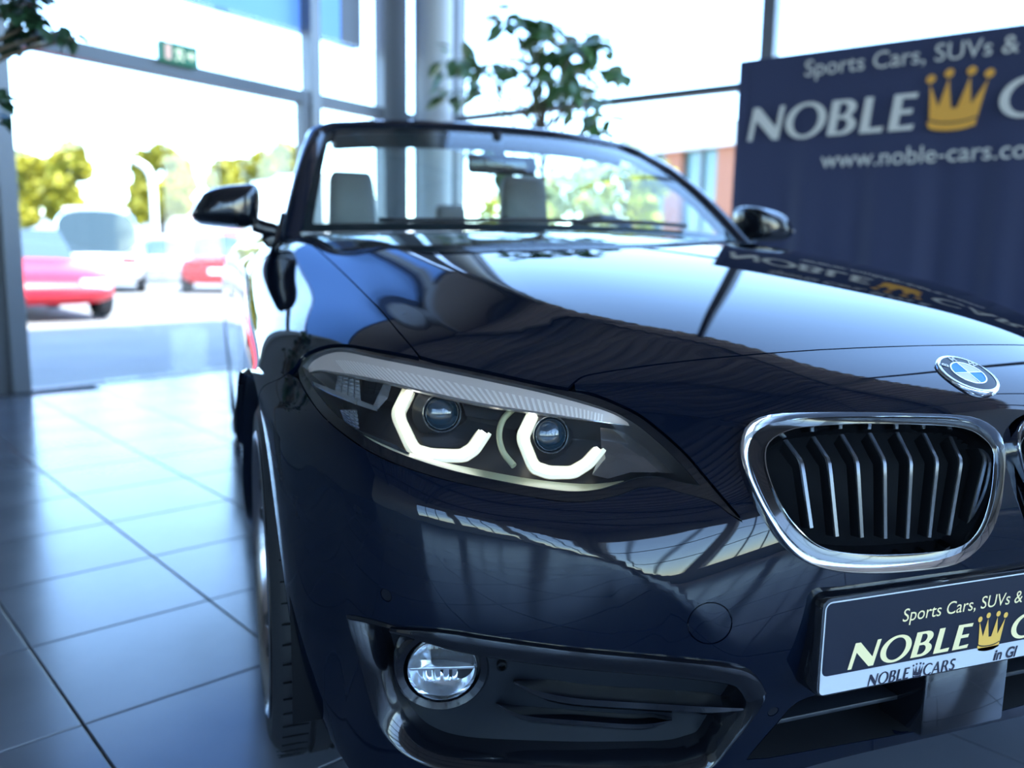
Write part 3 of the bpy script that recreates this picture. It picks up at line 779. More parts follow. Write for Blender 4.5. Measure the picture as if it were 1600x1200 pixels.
for a, b, c in SL:
    f_ = lambda q: (1100+q[0]/3, 500+q[1]/3)
    pa, pb, pc = f_(a), f_(b), f_(c)
    A = hit(*pa, .022)[2]; Bm = hit(*pb, .003)[2]; Cc = hit(*pc, .013)[2]
    path = [A]+[A+(Bm-A)*.6]
    path += [Bm+(A-Bm)*.12, Bm+(Cc-Bm)*.05+(A-Bm)*.02]
    path += [Bm+(Cc-Bm)*t for t in (.2, .5, .8, 1.)]
    path = np.array(path); fr = []
    for i in range(len(path)):
        T = unit(path[min(i+1, len(path)-1)]-path[max(i-1, 0)]); bk = np.array([.05, 1., -.08]); bk = unit(bk-T*(bk @ T)); fr.append((unit(np.cross(T, bk)), bk))
    pr = [(-.0034, .0018), (-.0022, 0), (.0022, 0), (.0034, .0018), (.0022, .018), (-.0022, .018)]
    mb = MB(); mb.sweep(path, fr, pr); o = mb.build('slat', M_SLAT, kid, True, 50, fix=False)
    o.data.materials.append(M_DEEP)
    for i_, pg in enumerate(o.data.polygons): pg.material_index = 0 if i_ < 42 and i_ % 6 in (0, 1, 2) else 1
    bm = bmesh.new(); bm.from_mesh(o.data); bmesh.ops.recalc_face_normals(bm, faces=bm.faces); bm.to_mesh(o.data); bm.free()
mirror_tree(kid, car)

# ---------------- badge
bc = hit(1500, 586, -.003); bdg = empty('badge', parent=car)
Pb, Nb = SN([0.], [0.5*(hit(1480, 575)[1]+hit(1510, 600)[1])]); Pb, Nb = Pb[0], Nb[0]
# the badge sits on the centre line: find the height whose image is on row 586
best = min(np.linspace(5.0, 5.95, 200), key=lambda v: abs((600-FPX*((SN([0.], [v])[0][0]-CAM) @ UPV)/((SN([0.], [v])[0][0]-CAM) @ FWD))-586))
Pb, Nb = SN([0.], [best]); Pb, Nb = Pb[0], Nb[0]
bX = np.array([1., 0, 0]); bY = unit(np.cross(Nb, bX)); R_ = .041
if bY[2] < 0: bY = -bY
def bpt(r, t, h): return Pb+bX*r*math.cos(t)+bY*r*math.sin(t)+Nb*h
def bring(r0, r1, h0, h1, n=48):
    mb = MB(); ts = np.linspace(0, 2*math.pi, n, endpoint=False)
    return mb
def ringmesh(prof, name, mat, n=56):
    mb = MB(); ts = np.linspace(0, 2*math.pi, n, endpoint=False); mb.grid([[bpt(r, t, h) for t in ts] for r, h in prof], closed_u=True); return mb.build(name, mat, bdg, True, 50)
ringmesh([(R_, -.004), (R_, .002), (R_-.001, .0032), (R_-.0025, .0034), (R_-.0035, .0028)], 'chrome_rim', M_CHROME)
ringmesh([(R_-.0034, .0027), (.0240, .0036)], 'black_band', M_SATIN)
ringmesh([(.0375, .0029), (.0375, .0034), (.0362, .0035), (.0362, .0029)], 'outer_line', M_CHROME)
ringmesh([(.0240, .0035), (.0238, .0042), (.0222, .0042), (.0222, .0035)], 'inner_line', M_CHROME)
for q in range(4):
    ts = np.linspace(q*math.pi/2+.02, (q+1)*math.pi/2-.02, 12)
    mb = MB(); mb.add([bpt(.0006, (q+.5)*math.pi/2, .0041)]+[bpt(.0222, t, .0036) for t in ts], [(0, i, i+1) for i in range(1, 12)])
    mb.build('quadrant', M_BLUE if q in (1, 3) else M_BWHITE, bdg, True, None)
for t in (0, math.pi/2):
    mb = MB(); d_ = np.array([math.cos(t), math.sin(t)]); nrm = np.array([-d_[1], d_[0]])
    pp = [(-.0222*d_-.0006*nrm), (.0222*d_-.0006*nrm), (.0222*d_+.0006*nrm), (-.0222*d_+.0006*nrm)]
    mb.add([Pb+bX*p[0]+bY*p[1]+Nb*.0044 for p in pp], [(0, 1, 2, 3)]); mb.build('divider', M_CHROME, bdg, False)
def text_mesh(txt, size=1., extrude=.0, shear=0., align='LEFT', spacing=1., bold=0.):
    cu = bpy.data.curves.new('txt', 'FONT'); cu.body = txt; cu.size = size; cu.extrude = extrude; cu.shear = shear; cu.align_x = align; cu.space_character = spacing; cu.resolution_u = 4; cu.offset = bold
    o = bpy.data.objects.new('txt', cu); COL.objects.link(o)
    dg = bpy.context.evaluated_depsgraph_get(); me = bpy.data.meshes.new_from_object(o.evaluated_get(dg))
    v = [tuple(x.co) for x in me.vertices]; f = [tuple(p.vertices) for p in me.polygons]
    bpy.data.objects.remove(o); bpy.data.curves.remove(cu); bpy.data.meshes.remove(me)
    return np.array(v), f
for ch, ang in (('B', 142), ('M', 90), ('W', 38)):
    v, f = text_mesh(ch, .0125, 0, 0, 'CENTER', bold=.0004); v = v-np.array([0, .0045, 0]); t = math.radians(ang); rr = .0302
    c, s = math.cos(t-math.pi/2), math.sin(t-math.pi/2)
    mb = MB(); mb.add([Pb+bX*(rr*math.cos(t)+x*c-y*s)+bY*(rr*math.sin(t)+x*s+y*c)+Nb*.0039 for x, y, _ in v], f); mb.build('letter', M_BWHITE, bdg, False, fix=False)
# ---------------- headlights
hl = empty('headlight', parent=car)
panel('gasket', inset_loop(gasket, .0008), [np.array(lens)], M_GLOSS, hl, .08, .08, d=.0035, sides='R', flange=.006)
panel('lens', inset_loop(lens, .0006), [], M_LENS, hl, .10, .10, d=.001, sides='R', flange=0)
ln = inset_loop(lens, .0008)
mb = MB(); mb.grid([loopP(ln, .003), loopP(ln, .012), loopP(inset_loop(lens, .004), .05), loopP(inset_loop(lens, .008), .085)], closed_u=True); mb.build('housing_wall', M_HLDARK, hl, True, 50)
panel('housing_back', inset_loop(lens, .006), [], M_HLDARK, hl, .15, .15, d=.082, sides='R', flange=0)
BT = [(478,568),(490,555),(511,547),(537,545),(581,553),(660,568),(756,588),(844,607),(909,625),(953,640),(979,653),(1000,666)]
BB = [(484,583),(500,580),(530,585),(560,590),(609,600),(672,616),(756,634),(822,644),(887,653),(931,659),(970,664),(1003,668)]
bt, bb = catmull(BT, 8), catmull(BB, 8)
def brow(t, dd):
    return [hit(*(a*(1-t)+b*t), dd)[2] for a, b in zip(bt, bb)]
mb = MB(); mb.grid([brow(0, .007), brow(.25, .010), brow(.45, .0115), brow(.93, .016)]); mb.build('brow', M_HLGREY, hl, True, 60)
mb = MB(); mb.grid([brow(.92, .0155), brow(.99, .016), brow(1.05, .019), brow(1.04, .05)]); mb.build('brow_lip', principled('brow_lip_chrome', (.45, .43, .42), .18, .8), hl, True, 40)
rb = MB(); N_ = 52
for i in range(N_):
    x0 = .20+.62*i/N_; w_ = .0058
    def bp(x, t, dd):
        x = min(max(x, 0), .995); k = x*(len(bt)-1); j = int(k); f = k-j
        a = bt[j]*(1-f)+bt[j+1]*f; b = bb[j]*(1-f)+bb[j+1]*f; return hit(*(a*(1-t)+b*t), dd)[2]
    sl_ = .022
    q = [bp(x0, .42, .0108), bp(x0+w_, .42, .0108), bp(x0+sl_+w_, .90, .0148), bp(x0+sl_, .90, .0148)]
    q2 = [p+np.array([0, .002, -.001]) for p in q]
    rb.add(q+q2, [(0, 1, 2, 3), (0, 4, 5, 1), (1, 5, 6, 2), (2, 6, 7, 3), (3, 7, 4, 0)])
tag(rb.build('brow_rib', M_HLRIB, hl, False), kind='stuff')
def ribbon(name, px, dd, half, thick, mat, parent, shift=0., n=5, bend=.25):
    """flat band following a pixel path: corners rounded, lying in the plane that faces forward"""
    P = np.array(px, float); Q = [P[0]]
    for i in range(1, len(P)-1):
        a, b, c = P[i-1], P[i], P[i+1]
        for t in np.linspace(0, 1, 6):
            p1 = b+(a-b)*bend; p2 = b+(c-b)*bend; Q.append(p1*(1-t)**2+2*b*t*(1-t)+p2*t*t)
    Q.append(P[-1])
    W = np.array([hit(*q, dd)[2] for q in Q]); view = unit(W.mean(0)-CAM); fr = []
    for i in range(len(W)):
        T = unit(W[min(i+1, len(W)-1)]-W[max(i-1, 0)]); A = unit(np.cross(T, view)); B = unit(np.cross(A, T)); fr.append((A, B))
    sgn = 1.
    W = np.array([w+f[0]*shift for w, f in zip(W, fr)])
    pr = [(-half, thick*.3), (-half*.7, -thick*.5), (half*.7, -thick*.5), (half, thick*.3), (half, thick), (-half, thick)]
    # thickness must point away from the camera
    if (fr[0][1] @ view) < 0: pr = [(a, -b) for a, b in pr]
    mb = MB(); mb.sweep(W, fr, pr); return mb.build(name, mat, parent, True, 35)
R1 = [(640,612),(622,648),(647,702),(672,710),(722,711),(739,700),(755,676)]
R2 = [(834,648),(817,684),(835,729),(858,737),(894,737),(917,723),(935,702)]
def off_path(P, o, c):
    P = np.array(P, float); return [tuple(p+unit(p-np.array(c))*o) for p in P]
c1, c2 = (690, 655), (868, 690)
ribbon('led_ring', R1, .034, .0056, .006, M_LED, hl)
ribbon('led_ring_rim', off_path(R1, 9.5, c1), .038, .0034, .008, M_LEDW, hl)
ribbon('led_ring_rim', off_path(R1, -7.5, c1), .038, .0022, .008, M_LEDW, hl)
ribbon('led_ring', R2, .030, .0052, .006, M_LED, hl)
ribbon('led_ring_rim', off_path(R2, 8.5, c2), .033, .0034, .008, M_LEDW, hl)
ribbon('led_ring_rim', off_path(R2, -7, c2), .034, .0022, .008, M_LEDW, hl)
M_PROJ = principled('projector_glass', (.012, .03, .05), .04, 0., coat=1., coat_rough=.0)
for c, dd, r, ax in (((690, 645), .060, .0245, (-.12, -1, .12)), ((859, 679), .055, .0225, (-.05, -1, .12))):
    C0 = hit(*c, dd)[2]; a = unit(ax)
    mb = MB().lathe([(r*math.cos(t), r*.62*math.sin(t)) for t in np.linspace(0, math.pi/2*.999, 9)], C0, a, 32); mb.build('projector_lens', M_PROJ, hl, True, None)
    mb = MB().lathe([(r*1.0, -.002), (r*1.02, .004), (r*1.10, .005), (r*1.14, .001), (r*1.5, -.006), (r*1.62, -.012)], C0, a, 36); mb.build('projector_bezel', M_HLDARK, hl, True, 40)
    mb = MB().lathe([(r*1.03, .0045), (r*1.06, .0062), (r*1.10, .0052)], C0, a, 36); mb.build('projector_ring', M_HLCHROME, hl, True, 40)
    u_, v_ = hit(*c, dd)[:2]
# smaller reflector optics at the outer end
def facet_block(name, quad, dd, nx, ny, mat, dep=.004):
    q = [np.array(p, float) for p in quad]; mb = MB()
    for i in range(nx):
        for j in range(ny):
            def at(s, t): return hit(*((q[0]*(1-s)+q[1]*s)*(1-t)+(q[3]*(1-s)+q[2]*s)*t), dd)[2]
            s0, s1, t0, t1 = i/nx, (i+.92)/nx, j/ny, (j+.92)/ny
            A, B, C_, D = at(s0, t0), at(s1, t0), at(s1, t1), at(s0, t1); ct = (A+B+C_+D)/4+np.array([0.2, -1, .1])*dep
            mb.add([A, B, C_, D, ct], [(0, 1, 4), (1, 2, 4), (2, 3, 4), (3, 0, 4)])
    return mb.build(name, mat, hl, False)
facet_block('corner_reflector', [(528,583),(562,592),(565,626),(523,612)], .030, 4, 5, M_HLCHROME, .009)
facet_block('corner_reflector', [(531,640),(558,640),(561,672),(540,662)], .026, 4, 5, M_HLCHROME, .009)
facet_block('side_reflector', [(566,594),(600,600),(588,630),(568,626)], .05, 3, 3, M_HLDARK, .001)
def prism(name, poly, d0, d1, mat, parent, smooth=False):
    a = [hit(x, y, d0)[2] for x, y in poly]; b = [hit(x, y, d1)[2] for x, y in poly]; n = len(a)
    mb = MB(); mb.add(a+b, [tuple(range(n)), tuple(range(2*n-1, n-1, -1))]+[(i, (i+1) % n, n+(i+1) % n, n+i) for i in range(n)]); return mb.build(name, mat, parent, smooth, 40)
prism('reflector_strut', [(484,594),(500,601),(560,624),(590,636),(589,643),(556,632),(520,618),(489,602)], .014, .03, principled('clear_strut', (.36, .37, .38), .15, .7), hl)
prism('inner_wing', [(600,598),(612,600),(606,622),(590,640),(583,634),(592,615)], .03, .05, M_HLCHROME, hl)
prism('centre_shelf', [(722,626),(800,641),(792,660),(760,655),(728,650)], .05, .065, M_HLDARK, hl)
prism('lower_shelf', [(655,683),(705,682),(735,690),(720,699),(665,699)], .055, .07, M_HLDARK, hl)
# LED glow on the housing painted in as a yellow strip and arc
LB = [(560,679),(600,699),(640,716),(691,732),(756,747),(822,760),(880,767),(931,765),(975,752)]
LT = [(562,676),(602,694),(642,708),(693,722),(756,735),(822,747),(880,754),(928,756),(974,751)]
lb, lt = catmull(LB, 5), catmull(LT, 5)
mb = MB(); mb.grid([[hit(*p, .007)[2] for p in lb], [hit(*(p*.5+q*.5), .018)[2] for p, q in zip(lb, lt)], [hit(*p, .03)[2] for p in lt]]); mb.build('led_glow_strip', M_YEL, hl, True, 50)
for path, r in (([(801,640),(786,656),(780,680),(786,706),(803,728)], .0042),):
    mb = MB().tube([hit(*p, .04)[2] for p in catmull(path, 5)], r, 8); mb.build('led_glow_arc', M_YEL, hl, True, 60)
prism('cheek_panel', [(938,668),(1000,676),(1050,720),(1072,742),(1030,738),(985,738),(950,748),(925,742),(940,705)], .04, .06, principled('cheek', (.34, .33, .33), .10, .9), hl)
prism('side_bezel', [(505,655),(560,672),(618,695),(640,708),(632,712),(580,690),(540,668)], .02, .04, M_HLDARK, hl)
mirror_tree(hl, car)

# ---------------- fog lamp recess
fi = empty('fog_intake', parent=car)
f0, f1, f2 = fog, inset_loop(fog, .006), inset_loop(fog, .015)
mb = MB(); mb.grid([loopP(f0, .006), loopP(f0, -.0015), loopP(inset_loop(fog, .003), -.0035), loopP(f1, -.002), loopP(f2, .016), loopP(inset_loop(fog, .017), .05)], closed_u=True); mb.build('intake_frame', M_GLOSS, fi, True, 40)
panel('intake_panel', inset_loop(fog, .014), [], M_SATIN, fi, .12, .12, d=.045, sides='R', flange=0)
# upper blade with its chevron end
bl = catmull([(612,983),(650,990),(700,1000),(777,1013),(890,1028),(1009,1039),(1090,1047),(1150,1056),(1172,1070),(1182,1087)], 5)
P_ = np.array([hit(*p, -.002)[2] for p in bl]); q_ = np.array([hit(*p, -.002)[:2] for p in bl]); Nn = onS(q_, 0)[1]; fr = []
for i in range(len(P_)):
    T = unit(P_[min(i+1, len(P_)-1)]-P_[max(i-1, 0)]); fr.append((unit(np.cross(T, Nn[i])), Nn[i]))
wd = [.004+.010*smoothstep(0, 12, i) for i in range(len(P_))]
rows = [[P_[i]+fr[i][0]*a*wd[i]+fr[i][1]*b for a, b in ((-.9, 0), (-.8, .004), (-.2, .006), (.7, .004), (1.0, .0), (1.0, -.03), (-.9, -.03))] for i in range(len(P_))]
mb = MB(); mb.grid(rows, closed_u=True); mb.fan(rows[0]); mb.fan(rows[-1]); mb.build('upper_blade', M_GLOSS, fi, True, 40)
def fin(px, dd0, dd1, th, name):
    p = catmull(px, 6); A = np.array([hit(*q, dd0)[2] for q in p]); B = np.array([hit(*q, dd1)[2] for q in p]); n = len(p); rows = []
    for i in range(n):
        t = i/(n-1); h = th*min(1, .15+t*3.)*min(1, .25+(1-t)*4)
        z = np.array([0, 0, 1.])
        rows.append([A[i]+z*h*.15, A[i]-z*h*.35, A[i]-z*h*.5+(B[i]-A[i])*.2, B[i]-z*h*.4, B[i]+z*h*1.6, A[i]+z*h*.5+(B[i]-A[i])*.15])
    mb = MB(); mb.grid(rows, closed_u=True); mb.fan(rows[0]); mb.fan(rows[-1]); return mb.build(name, M_GLOSS, fi, True, 35)
fin([(802,1066),(840,1082),(900,1094),(1000,1101),(1100,1107),(1168,1108)], .008, .045, .016, 'fin')
fin([(775,1100),(820,1120),(900,1128),(1000,1134),(1050,1126)], .018, .046, .012, 'fin')
LC = hit(691, 1047, .024)[2]; la = unit((-.25, -1, -.12))
mb = MB().lathe([(.062, -.03), (.060, -.004), (.056, .001), (.048, -.002), (.0455, -.012)], LC, la, 44); mb.build('lamp_bezel_ring', M_GLOSS, fi, True, 40)
mb = MB().lathe([(.0455, -.012), (.044, -.001), (.0425, .0005), (.041, -.006)], LC, la, 44); mb.build('lamp_chrome_ring', M_CHROME, fi, True, 40)
mb = MB().lathe([(.042, -.004), (.036, -.016), (.024, -.026), (.010, -.031), (.0005, -.032)], LC, la, 40); mb.build('lamp_reflector', M_HLCHROME, fi, True, None)
mb = MB().lathe([(.0425, -.001), (.034, .004), (.018, .0075), (.0005, .009)], LC, la, 40); mb.build('lamp_glass', M_LENS, fi, True, None)
sx_ = unit(np.cross((0, 0, 1), la)); uz = np.cross(la, sx_)
MB().obox(LC-la*.012, sx_, uz, la, (.080, .004, .018), .001).build('lamp_divider', M_HLCHROME, fi, True, 40)
for k in range(6):
    MB().obox(LC-la*.020-uz*.016+sx_*(k-2.5)*.011, sx_, uz, la, (.0075, .022, .006), .0015).build('lamp_facet', M_HLCHROME, fi, True, 40)
C3 = hit(784, 1040, .040)
mb = MB().lathe([(.0065, -.004), (.0065, .003), (.0045, .004), (.0045, -.004)], C3[2], la, 16); mb.build('temperature_sensor', M_DEEP, fi, True, 40)
mirror_tree(fi, car)

# ---------------- lower centre intake with radar cover
lg = empty('lower_intake', parent=car)
full = [tuple(q) for q in lowin]
mb = MB(); L0 = loopP(full, .0); L1 = loopP(inset_loop(full, .004), .02); L2 = loopP(inset_loop(full, .004), .10)
h_ = [i for i, q in enumerate(full) if q[0] > 1e-6]
half = [L0, L1, L2]
mb.grid(half, closed_u=True); mb.fan(L2); mb.add(*(lambda m_: ([(-v[0], v[1], v[2]) for v in m_.v], m_.f))(mb)); mb.build('intake_duct', M_DEEP, lg, True, 40)
for z_ in (.315, .345):
    MB().box((0, .085, z_), (.62, .05, .006), 0, .001).build('duct_vane', M_SATIN, lg, True, 30)
# radar cover: near-square gloss box
ra, rb_ = at_y(1447, 1060, .018), at_y(1565, 1130, .018)
zt_, zb_ = at_y(1460, 1052, .018)[2], at_y(1450, 1145, .018)[2]
cx = (ra[0]+rb_[0])/2; wx = abs(rb_[0]-ra[0])
MB().box((cx, .055, (zt_+zb_)/2), (wx, .075, zt_-zb_+.01), 0, .004).build('radar_cover', M_GLOSS, lg, True, 40)

# ---------------- number plate
pl = empty('number_plate', parent=car)
YP = -.004
tl, bl_ = at_y(1287, 937, YP), at_y(1275, 1090, YP)
PW, PZ1, PZ0 = -(tl[0]+bl_[0])/2, tl[2], bl_[2]
def rrect(w0, w1, z0, z1, r, y, n=6):
    o = []
    for cx_, cz_, a0 in ((w1-r, z1-r, 0), (w0+r, z1-r, 90), (w0+r, z0+r, 180), (w1-r, z0+r, 270)):
        for t in np.linspace(a0, a0+90, n): o.append((cx_+r*math.cos(math.radians(t)), y, cz_+r*math.sin(math.radians(t))))
    return o
A_ = rrect(-PW, PW, PZ0, PZ1, .012, YP); B_ = rrect(-PW-.003, PW+.003, PZ0-.002, PZ1+.003, .014, YP+.004); C_ = rrect(-PW-.003, PW+.003, PZ0-.002, PZ1+.003, .014, YP+.035); D_ = rrect(-PW+.006, PW-.006, PZ0+.006, PZ1-.006, .008, YP)
mb = MB(); mb.grid([C_, B_, A_], closed_u=True); mb.fan(A_); mb.build('frame', M_GLOSS, pl, True, 40)
zs = PZ0+.024
def flat(poly, y, name, mat, parent=pl, hole=None):
    mb = MB()
    if hole is None: mb.fan(poly)
    else: mb.grid([poly, hole], closed_u=True)
    return mb.build(name, mat, parent, False)
flat(rrect(-PW+.003, PW-.003, PZ0+.002, PZ1-.004, .010, YP-.0006), YP, 'white_border', M_WHITE, hole=rrect(-PW+.0048, PW-.0048, zs+.0005, PZ1-.0058, .008, YP-.0006))
face = rrect(-PW+.0048, PW-.0048, zs, PZ1-.0058, .008, YP-.0004); flat(face, YP, 'plate_face', M_NAVY)
strip_ = rrect(-PW+.003, PW-.003, PZ0+.002, zs, .006, YP-.0010); flat(strip_, YP, 'white_strip', M_WHITE)
# hand-drawn flared capitals
def arc(cx, cy, rx, ry, a0, a1, n=20): return [(cx+rx*math.cos(math.radians(t)), cy+ry*math.sin(math.radians(t))) for t in np.linspace(a0, a1, n)]
GLY = {
 'N': (.92, [[(0, 0), (.13, 0), (.155, .62), (.70, 0), (.86, 0), (.90, 1), (.77, 1), (.745, .36), (.20, 1), (.03, 1)]], []),
 'O': (1.06, [arc(.53, .5, .53, .53, 0, 360, 44)[:-1]], [arc(.53, .5, .33, .43, 0, 360, 44)[:-1]]),
 'B': (.74, [[(.02, 0), (.38, 0)]+arc(.38, .27, .33, .27, -90, 60, 14)+arc(.38, .76, .27, .24, -45, 90, 14)+[(.02, 1)]],
       [[(.23, .10), (.34, .10)]+arc(.34, .28, .15, .18, -90, 90, 12)+[(.23, .46)], [(.23, .56), (.32, .56)]+arc(.32, .735, .12, .165, -90, 90, 12)+[(.23, .90)]]),
 'L': (.62, [[(.02, 0), (.56, 0), (.58, .15), (.24, .13), (.22, 1), (.02, 1)]], []),
 'E': (.64, [[(.02, 0), (.58, 0), (.60, .15), (.24, .12), (.235, .44), (.50, .44), (.51, .58), (.235, .57), (.23, .88), (.55, .86), (.56, 1), (.02, 1)]], []),
 'C': (.90, [arc(.53, .5, .53, .53, 48, 312, 34)+[(.86, .24)]+arc(.56, .5, .36, .42, 308, 52, 30)+[(.88, .76)]], []),
 'A': (.94, [[(0, 0), (.13, 0), (.24, .27), (.60, .27), (.70, 0), (.92, 0), (.54, 1.02), (.42, 1.02)]], [[(.285, .38), (.555, .38), (.43, .76)]]),
 'R': (.82, [[(.02, 0), (.22, 0), (.23, .44), (.33, .44), (.60, 0), (.84, 0), (.54, .47)]+arc(.38, .73, .29, .27, -55, 90, 16)+[(.02, 1)]], [[(.23, .55), (.33, .55)]+arc(.33, .725, .14, .175, -90, 90, 12)+[(.23, .90)]]),
 'S': (.66, [[(.02, .05)]+arc(.30, .27, .31, .29, -110, 75, 16)+arc(.30, .735, .115, .115, 240, 90, 8)+[(.54, .82), (.56, .97)]+arc(.30, .75, .28, .27, 75, 250, 16)+arc(.28, .27, .12, .145, 75, -95, 10)+[(.04, .22)]], []),
}
def poly_mesh(loops):
    """filled 2D loops (first outer, others holes) -> verts, tris"""
    V = []; Ed = []
    for L in loops:
        b = len(V); n = len(L); V += [Vector(p) for p in L]; Ed += [(b+i, b+(i+1) % n) for i in range(n)]
    ov, oe, of, *_ = delaunay_2d_cdt(V, Ed, [], 0, 1e-6)
    ov = np.array([tuple(p) for p in ov]); cen = np.array([ov[list(f)].mean(0) for f in of])
    k = inpoly(cen, loops[0])
    for h in loops[1:]: k &= ~inpoly(cen, h)
    return ov, [tuple(f) for f, q in zip(of, k) if q]
def word(txt, h, slant=.18, gap=.07):
    """flared italic capitals of height h: list of (verts2d, faces), and width"""
    x = 0; out_ = []
    for ch in txt:
        if ch == ' ': x += .35*h; continue
        wd_, outer, holes = GLY[ch]; v, f = poly_mesh(outer+holes)
        out_.append((np.stack([x+(v[:, 0]+slant*v[:, 1])*h, v[:, 1]*h], 1), f)); x += (wd_+gap)*h
    return out_, x
CROWN = [[(0, .02)]+[(.5, -.06), (1, .02)]+[(1.06, .62)]+[(.86, .26), (.76, .70), (.56, .24), (.44, .24), (.24, .70), (.14, .26), (-.06, .62)]]
def crown(h, w, slant=.12):
    pcs = []
    base = [(.0, .0)]+arc(.5, .06, .5, .10, 200, 340, 10)+[(1., .0), (1.02, .12)]+arc(.5, .19, .52, .11, 340, 200, 10)+[(-.02, .12)]
    body = [(-.02, .15)]+arc(.5, .22, .52, .11, 200, 340, 10)+[(1.02, .15), (1.10, .78), (.84, .38), (.72, .84), (.56, .34), (.44, .34), (.28, .84), (.16, .38), (-.10, .78)]
    for L in (base[1:], body[1:]):
        v, f = poly_mesh([L]); pcs.append((v, f))
    for cx_, cy_ in ((-.10, .86), (.27, .93), (.73, .93), (1.10, .86)):
        v, f = poly_mesh([arc(cx_, cy_, .10, .075, 0, 360, 16)[:-1]]); pcs.append((v, f))
    return [(np.stack([(v[:, 0]+slant*v[:, 1])*w, v[:, 1]*h], 1), f) for v, f in pcs]
def put2d(pieces, org, ax, ay, nrm, off, name, mat, parent):
    mb = MB()
    for v, f in pieces: mb.add([np.asarray(org)+np.asarray(ax)*p[0]+np.asarray(ay)*p[1]+np.asarray(nrm)*off for p in v], f)
    o = mb.build(name, mat, parent, False, fix=False); return o
AX, AY, AN = np.array([1., 0, 0]), np.array([0, 0, 1.]), np.array([0, -1., 0])
def plate_at(px, py): q = at_y(px, py, YP-.001); return q
# main word: N foot at pixel (1323,1047), E foot right end (1516,1013)
nl, er = plate_at(1324, 1047), plate_at(1516, 1013); capN = plate_at(1352, 1003)[2]-plate_at(1345, 1043)[2]
zb0 = nl[2]; hh = .0385
wd_w, W_ = word('NOBLE', 1.)
hh = (er[0]-nl[0])/W_
hgt = plate_at(1350, 1003)[2]-zb0
wd_w = [(v*np.array([hh, hgt/1.0 if False else hh]), f) for v, f in wd_w]
sy = hgt/hh
put2d([(v*np.array([1, sy]), f) for v, f in wd_w], (nl[0], YP-.0004, zb0), AX, AY, AN, .0006, 'word_print', M_CREAM, pl)
cl_, cr_ = plate_at(1527, 1012), plate_at(1564, 1008)
ch_ = plate_at(1560, 955)[2]-plate_at(1545, 1014)[2]; cw_ = .036
put2d(crown(ch_, cw_), (cl_[0], YP-.0004, plate_at(1545, 1014)[2]), AX, AY, AN, .0006, 'crown_print', M_GOLD, pl)
w2, W2 = word('CARS', hh)
put2d([(v*np.array([1, sy]), f) for v, f in w2], (cl_[0]+cw_+.016, YP-.0004, zb0), AX, AY, AN, .0006, 'word_print', M_CREAM, pl)
v, f = text_mesh('Sports Cars, SUVs &', 1., 0, .12); s0, s1 = plate_at(1409, 972), plate_at(1600, 940)
sc_ = (plate_at(1598, 938)[0]-plate_at(1410, 970)[0])/v[:, 0].max()
x_ = 0.
for wd in ('Sports ', 'Cars, ', 'SUVs ', '&'):
    v, f = text_mesh(wd.strip(), 1., 0, .12); put2d([((v[:, :2]+np.array([x_, 0]))*sc_, f)], (s0[0], YP-.0004, s0[2]), AX, AY, AN, .0006, 'slogan_word', M_CREAM, pl)
    x_ += text_mesh(wd.strip()+' .', 1.)[0][:, 0].max()-text_mesh('.', 1.)[0][:, 0].max()
# strip lettering
def sp(px, py): return at_y(px, py, YP-.0016)
n0, n1 = sp(1355, 1073), sp(1420, 1062); w3, W3 = word('NOBLE', 1.); k3 = (n1[0]-n0[0])/W3
put2d([(v*k3, f) for v, f in w3], (n0[0], YP-.001, n0[2]), AX, AY, AN, .0006, 'small_word_print', M_INK, pl)
c0 = sp(1425, 1066); put2d(crown(k3*1.25, k3*.9), (c0[0], YP-.001, n0[2]), AX, AY, AN, .0006, 'small_crown_print', M_INK, pl)
c1_ = sp(1440, 1063); w4, W4 = word('CARS', k3); put2d(w4, (c1_[0], YP-.001, n0[2]), AX, AY, AN, .0006, 'small_word_print', M_INK, pl)
i0 = sp(1551, 1032); v, f = text_mesh('in Gl', .020, 0, .25, bold=.0006); put2d([(v[:, :2], f)], (i0[0], YP-.001, i0[2]), AX, AY, AN, .0006, 'small_script_print', M_INK, pl)

